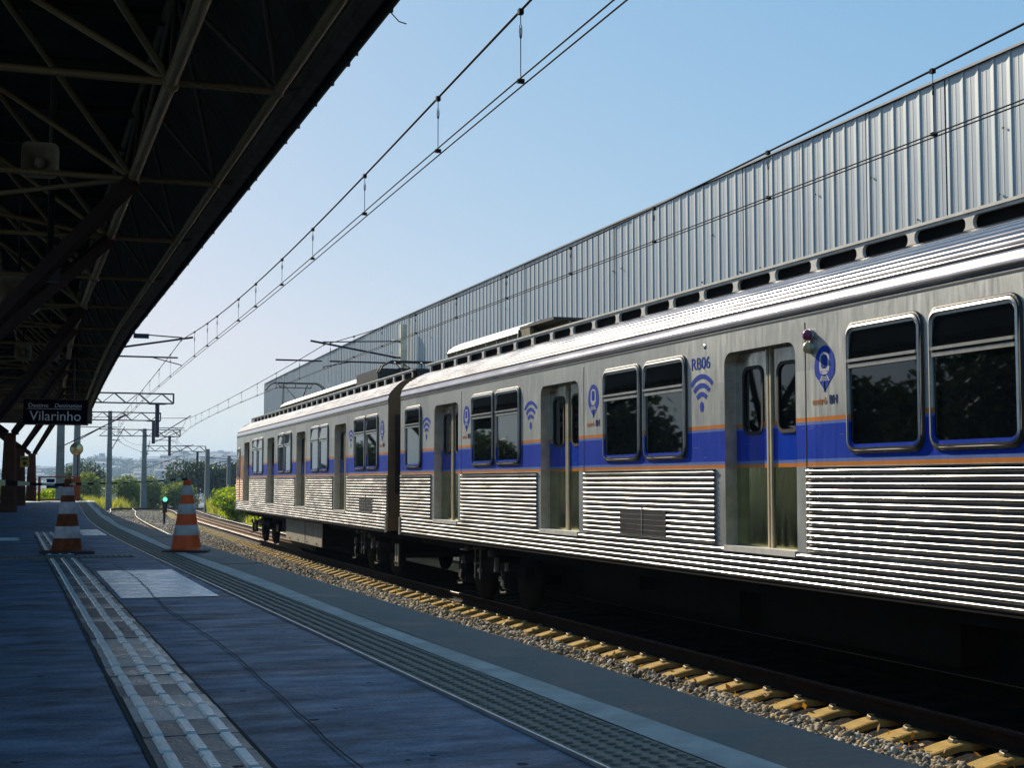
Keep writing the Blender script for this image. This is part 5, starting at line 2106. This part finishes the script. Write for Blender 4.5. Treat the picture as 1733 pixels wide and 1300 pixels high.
# portals over the curve
def portal(label, Y, x_mast, x_end, x_post, ztop, zpost, mast_w, x_start=None, arms=True):
    d = drop(Y)
    t = thing('catenary_portal', label, 'overhead line portal', (x_mast, Y, -1.6 - d), 'overhead line portals along the curve')
    mb = MB()
    wb, wt = mast_w, mast_w * 0.6
    vs = []
    for w, z in ((wb / 2, -1.7 - d), (wt / 2, ztop + 0.1)):
        vs += [(x_mast - w, Y - w, z), (x_mast + w, Y - w, z), (x_mast + w, Y + w, z), (x_mast - w, Y + w, z)]
    mb.add(vs, [(0, 1, 5, 4), (1, 2, 6, 5), (2, 3, 7, 6), (3, 0, 4, 7), (4, 5, 6, 7)])
    obj('mast', mb, M['concrete'], t)
    hh = 0.66
    xs0 = x_mast if x_start is None else x_start
    mb = MB()
    for yy in (-0.25, 0.25):
        for zz in (ztop - hh, ztop):
            mb.beam((xs0, Y + yy, zz), (x_end, Y + yy, zz), 0.07, 0.07)
        mb.beam((x_end, Y + yy, ztop - hh), (x_end, Y + yy, ztop), 0.06, 0.06)
    obj('boom_chord', mb, M['steelblue'], t)
    n = max(4, int((x_end - xs0) / 0.75))
    for k in range(n):
        xa, xb = xs0 + (x_end - xs0) * k / n, xs0 + (x_end - xs0) * (k + 1) / n
        za, zb = (ztop - hh, ztop) if k % 2 == 0 else (ztop, ztop - hh)
        mb = MB()
        for yy in (-0.25, 0.25):
            mb.beam((xa, Y + yy, za), (xb, Y + yy, zb), 0.035, 0.045)
        obj('boom_diagonal', mb, M['steelblue'], t)
    mb = MB()
    w = 0.13
    mb.box(x_post - w, x_post + w, Y - w, Y + w, zpost, ztop - hh)
    mb.box(x_post - 0.55, x_post + 0.55, Y - 0.28, Y + 0.28, ztop - hh - 0.08, ztop - hh - 0.03)
    obj('drop_post', mb, M['steelblue'], t)
    if arms:
        xt = train_wire_x(Y)
        cantilever(t, x_post + 0.13, Y, xt, 5.02 - d, 4.22 - d, 5.1 - d, zpost + 0.15, 4.45 - d, -1, over=0.4)
        xn = near_wire_x(Y)
        cantilever(t, x_mast + 0.15, Y, xn, 5.02 - d, 4.22 - d, 5.1 - d, 3.6 - d, 4.45 - d, -1, over=0.5)
    return t


portal('truss portal nearest the platform, its mast just right of the platform gate', 99, 3.9, 10.15, 9.08, 6.72, 3.75, 0.56)
portal('truss portal second along the curve with a tapered concrete mast', 123, 7.45, 11.55, 11.0, 6.55, 3.95, 0.52, x_start=4.5)
portal('truss portal third along the curve with a stout concrete mast', 149, 12.45, 16.0, 14.95, 6.05, 3.4, 0.62, x_start=8.0)
portal('small far truss portal at the end of the curve', 181, 15.0, 22.6, 21.6, 5.2, 2.7, 0.5, x_start=14.9)
for (lab, X_, Y_, top, w) in (('thick concrete mast behind the orange gate', 2.22, 77.0, 5.2, 0.48), ('concrete mast beside the green bush', 15.4, 122.0, 3.5, 0.46), ('slim concrete mast beyond the front of the train', 17.2, 122.0, 2.95, 0.38)):
    t = thing('line_mast', lab, 'mast', (X_, Y_, -1.9))
    mb = MB()
    vs = []
    for ww, z in ((w / 2, -2.3), (w * 0.36, top)):
        vs += [(X_ - ww, Y_ - ww, z), (X_ + ww, Y_ - ww, z), (X_ + ww, Y_ + ww, z), (X_ - ww, Y_ + ww, z)]
    mb.add(vs, [(0, 1, 5, 4), (1, 2, 6, 5), (2, 3, 7, 6), (3, 0, 4, 7), (4, 5, 6, 7)])
    obj('mast', mb, M['concrete'], t)
    mb = MB()
    if X_ > 10:
        mb.tube((X_ + 0.15, Y_, top - 0.75), (X_ + 2.1, Y_, top - 0.85), 0.03, 6)
        mb.tube((X_ + 0.15, Y_, top - 1.35), (X_ + 2.1, Y_, top - 0.9), 0.03, 6)
    else:
        mb.tube((X_ + 0.15, Y_, 4.2), (X_ + 1.6, Y_, 4.2), 0.03, 6)
        mb.tube((X_ + 0.15, Y_, 2.6), (X_ + 3.4, Y_, 4.3), 0.03, 6)
    obj('bracket_arm', mb, M['steelblue'], t)

# ================================================================== VEGETATION
def leaf_cloud(centres, radii, counts, size, flat=0.0):
    Vs, n0 = [], 0
    for c, r, n in zip(centres, radii, counts):
        p = nrng.normal(size=(n, 3))
        p /= np.linalg.norm(p, axis=1, keepdims=True)
        p *= (nrng.uniform(0.35, 1.0, (n, 1)) ** 0.5) * np.array(r) * nrng.uniform(0.8, 1.1, (n, 1))
        p += np.array(c)
        u = nrng.normal(size=(n, 3)); u /= np.linalg.norm(u, axis=1, keepdims=True)
        w = nrng.normal(size=(n, 3)); w -= u * (u * w).sum(1, keepdims=True); w /= np.linalg.norm(w, axis=1, keepdims=True)
        s = size * nrng.uniform(0.6, 1.3, (n, 1))
        q = np.stack([p - u * s, p + w * s * 0.55, p + u * s, p - w * s * 0.55], 1)
        Vs.append(q.reshape(-1, 3))
    V = np.concatenate(Vs)
    F = np.arange(len(V)).reshape(-1, 4)
    return V, F


def bush(name, label, cat, c, w, h, m, n=5, leaves=2600, size=0.09, trunk=False, group=None, d=None):
    x, y, z = c
    t = thing(name, label, cat, c, group)
    cs, rs, ks = [], [], []
    d = d or w
    for k in range(n):
        a = rng.uniform(0, 2 * PI)
        rr = rng.uniform(0.0, 0.62)
        lr = rng.uniform(0.32, 0.52)
        zz = rng.uniform(0.35, 0.82) * h if trunk else rng.uniform(0.2, 0.8) * h * (1 - 0.45 * rr)
        if trunk:
            zz = rng.uniform(0.45, 0.85) * h
        cs.append((math.cos(a) * rr * w / 2, math.sin(a) * rr * d / 2, zz))
        rs.append((w / 2 * lr * 1.5, d / 2 * lr * 1.5, h * lr * (0.6 if trunk else 0.62)))
        ks.append(int(leaves / n))
    V, F = leaf_cloud(cs, rs, ks, size)
    V[:, 2] = np.maximum(V[:, 2], 0.0)
    np_mesh('crown' if trunk else 'foliage', V, F, m, parent=t)
    mb = MB()
    if trunk:
        mb.tube((x, y, z - 0.2), (x + 0.1, y, z + h * 0.55), 0.05 * w, 7, 0.022 * w)
        for k in range(min(4, n)):
            mb.tube((x + 0.05, y, z + h * 0.35), (x + cs[k][0], y + cs[k][1], z + cs[k][2]), 0.02 * w, 6, 0.008 * w)
        obj('trunk', mb, M['bark'], t)
    else:
        for k in range(6):
            a = 2 * PI * k / 6
            mb.tube((x, y, z - 0.1), (x + cs[k % n][0] * 0.9, y + cs[k % n][1] * 0.9, z + cs[k % n][2]), 0.03, 5, 0.01)
        obj('stems', mb, M['bark'], t)
    return t


def gz(y):
    return -1.62 - drop(min(max(y, 60), 230))


bush('leafy_bush', 'bright yellow green bush beside the front of the train', 'bush', (13.3, 88, gz(88)), 4.4, 2.35, M['leafbright'], 12, 9000, 0.10, d=5)
bush('leafy_bush', 'low bright bush hugging the rail under the train front', 'bush', (12.6, 72, gz(72)), 1.9, 1.25, M['leafbright'], 7, 4200, 0.085, d=8)
bush('leafy_bush', 'dark green bush left of the tapered mast beyond the platform', 'bush', (7.3, 158, gz(158)), 4.6, 5.0, M['leafmid'], 8, 6000, 0.13)
bush('leafy_bush', 'pale green bush between the second and third masts', 'bush', (11.9, 163, gz(163)), 5.0, 4.4, M['leafmid'], 8, 6000, 0.13)
bush('leafy_bush', 'round green bush behind the third mast', 'bush', (15.3, 172, gz(172)), 4.6, 5.2, M['leafmid'], 8, 6000, 0.14)
bush('leafy_bush', 'green bush just above the dwarf signal', 'bush', (17.8, 166, gz(166)), 4.6, 4.0, M['leafmid'], 8, 5200, 0.13)
bush('leafy_tree', 'dark tree behind the bright orange cone', 'tree', (22.3, 198, gz(198)), 7.8, 6.6, M['leafdark'], 9, 6500, 0.2, True)
bush('leafy_tree', 'dark tree between the two slim masts', 'tree', (26.4, 198, gz(198)), 7.6, 6.2, M['leafdark'], 9, 6500, 0.2, True)
bush('leafy_tree', 'dark tree at the nose of the train', 'tree', (30.5, 198, gz(198)), 8.0, 6.6, M['leafdark'], 9, 6500, 0.2, True)
bush('leafy_tree', 'dark bushy tree left of the second portal mast', 'tree', (8.3, 188, gz(188)), 7.0, 6.0, M['leafdark'], 9, 6500, 0.18, True)
bush('leafy_bush', 'yellowish bush seen through the orange gate', 'bush', (1.9, 84, gz(84)), 2.2, 2.1, M['leafbright'], 6, 3200, 0.11)
bush('leafy_bush', 'olive bush left of the gate behind the columns', 'bush', (-1.5, 96, gz(96)), 6.0, 2.8, M['leafmid'], 9, 5200, 0.13)
bush('leafy_bush', 'olive bush behind the worn cone', 'bush', (3.2, 104, gz(104)), 3.2, 2.3, M['leafmid'], 7, 4200, 0.13)

# trees across the platform, outside the picture but mirrored in the train's windows
refl = [(-12, 20, 9), (-13, 31, 10), (-12, 38.5, 8), (-13, 63, 9), (-12, 80, 7), (-18, 98, 8), (-10, 118, 7)]
words_ = ['first', 'second', 'third', 'fourth', 'fifth', 'sixth', 'seventh']
for k, (x, y, h) in enumerate(refl):
    bush('leafy_tree', 'tall tree across the platform mirrored in the train windows, %s along the line' % words_[k], 'tree', (x, y, -1.62), h * 1.05, h * 0.8, M['leafdark'], 12, 36000 if y < 60 else 9000, 0.17 if y < 60 else 0.26, False, 'trees across the platform')

# grass along the line
def grass(x0, x1, y0, y1, n, h):
    x = nrng.uniform(x0, x1, n); y = nrng.uniform(y0, y1, n)
    return x, y


gx, gy = [], []
for (fx0, fx1, y0, y1, n) in ((-5.2, -2.6, 58, 120, 12000), (2.6, 6.5, 78, 150, 16000), (-9, -2.4, 98, 135, 26000), (-7, -2.2, 128, 185, 42000)):
    y = nrng.uniform(y0, y1, n)
    bx = np.interp(y, np.linspace(y0, y1, 100), [(near_x(a) if fx0 < 0 else train_x(a)) for a in np.linspace(y0, y1, 100)])
    gx.append(bx + nrng.uniform(fx0, fx1, n)); gy.append(y)
gx = np.concatenate(gx); gy = np.concatenate(gy)
gzv = np.interp(gy, np.linspace(56, 190, 80), [gz(a) for a in np.linspace(56, 190, 80)])
n = len(gx)
hh = np.where(gy > 105, nrng.uniform(0.4, 1.5, n), nrng.uniform(0.2, 0.6, n)) * (0.7 + 0.5 * np.sin(gx * 1.7) * np.sin(gy * 0.8))
a = nrng.uniform(0, 2 * PI, n)
lean = nrng.normal(0, 0.22, (n, 2)) * hh[:, None]
wd = nrng.uniform(0.02, 0.06, n)
V = np.stack([np.stack([gx - np.cos(a) * wd, gy - np.sin(a) * wd, gzv], 1), np.stack([gx + np.cos(a) * wd, gy + np.sin(a) * wd, gzv], 1), np.stack([gx + lean[:, 0], gy + lean[:, 1], gzv + hh], 1)], 1).reshape(-1, 3)
go = np_mesh('dry_grass', V, np.arange(3 * n).reshape(-1, 3), M['grass'])
go['kind'] = 'stuff'
go['label'] = 'yellow green grass beside the curving rails'

# wood and houses on the hills
n = 5200
Vs, Fs = [], []
pts_l, sz = [], []
while len(pts_l) < n:
    d = rng.uniform(560, 2150)
    b = rng.uniform(-0.12, 0.32)
    y = d / math.sqrt(1 + b * b)
    x = b * y
    pts_l.append((x, y, ground_h(x, y)))
    sz.append(rng.uniform(2.2, 5.2) * (1.0 if d > 560 else 0.75))
cs = np.array(pts_l)
per = 44
u = nrng.normal(size=(n, per, 3)); u /= np.linalg.norm(u, axis=2, keepdims=True)
P0 = cs[:, None, :] + u * (np.array(sz)[:, None, None]) * np.array([1, 1, 0.8]) + np.array([0, 0, 1.0]) * np.array(sz)[:, None, None] * 0.7
e1 = nrng.normal(size=(n, per, 3)) * np.array(sz)[:, None, None] * 0.24
e2 = nrng.normal(size=(n, per, 3)) * np.array(sz)[:, None, None] * 0.24
V = np.stack([P0, P0 + e1, P0 + e2], 2).reshape(-1, 3)
wo = np_mesh('far_wood', V, np.arange(len(V)).reshape(-1, 3), leaf_mat('leaf_far', (0.025, 0.05, 0.02), (0.075, 0.1, 0.04), 0.25))
wo['kind'] = 'stuff'
wo['label'] = 'far wooded hillside fading into blue haze'
mb = MB()
for k in range(420):
    d = rng.uniform(600, 1900)
    b = rng.choice((rng.uniform(0.1, 0.2), rng.uniform(0.0, 0.2)))
    y = d / math.sqrt(1 + b * b)
    x = b * y
    z = ground_h(x, y)
    w = rng.uniform(3, 6); h = rng.uniform(4, 8)
    mb.box(x - w, x + w, y - w, y + w, z - 2, z + h)
    mb.add([(x - w - .4, y - w - .4, z + h), (x + w + .4, y - w - .4, z + h), (x + w + .4, y + w + .4, z + h), (x - w - .4, y + w + .4, z + h), (x - w, y, z + h + 1.8), (x + w, y, z + h + 1.8)], [(0, 1, 5, 4), (2, 3, 4, 5), (1, 2, 5), (3, 0, 4)])
ho = obj('hillside_houses', mb, M['house'])
ho['kind'] = 'stuff'
ho['label'] = 'scattered pale houses on the far hillside'

# ================================================================== HAZE
hz = MB()
hz.box(-2700, 3500, -90, 4300, -40, 62)
hm = bpy.data.materials.new('haze')
hm.use_nodes = True
nt = hm.node_tree
nt.nodes.remove(nt.nodes['Principled BSDF'])
pv = nt.nodes.new('ShaderNodeVolumePrincipled')
pv.inputs['Color'].default_value = (0.5, 0.72, 1.0, 1)
pv.inputs['Density'].default_value = 0.00028
pv.inputs['Anisotropy'].default_value = 0.2
nt.links.new(pv.outputs[0], nt.nodes['Material Output'].inputs['Volume'])
ho = obj('haze', hz, hm)
ho['kind'] = 'stuff'
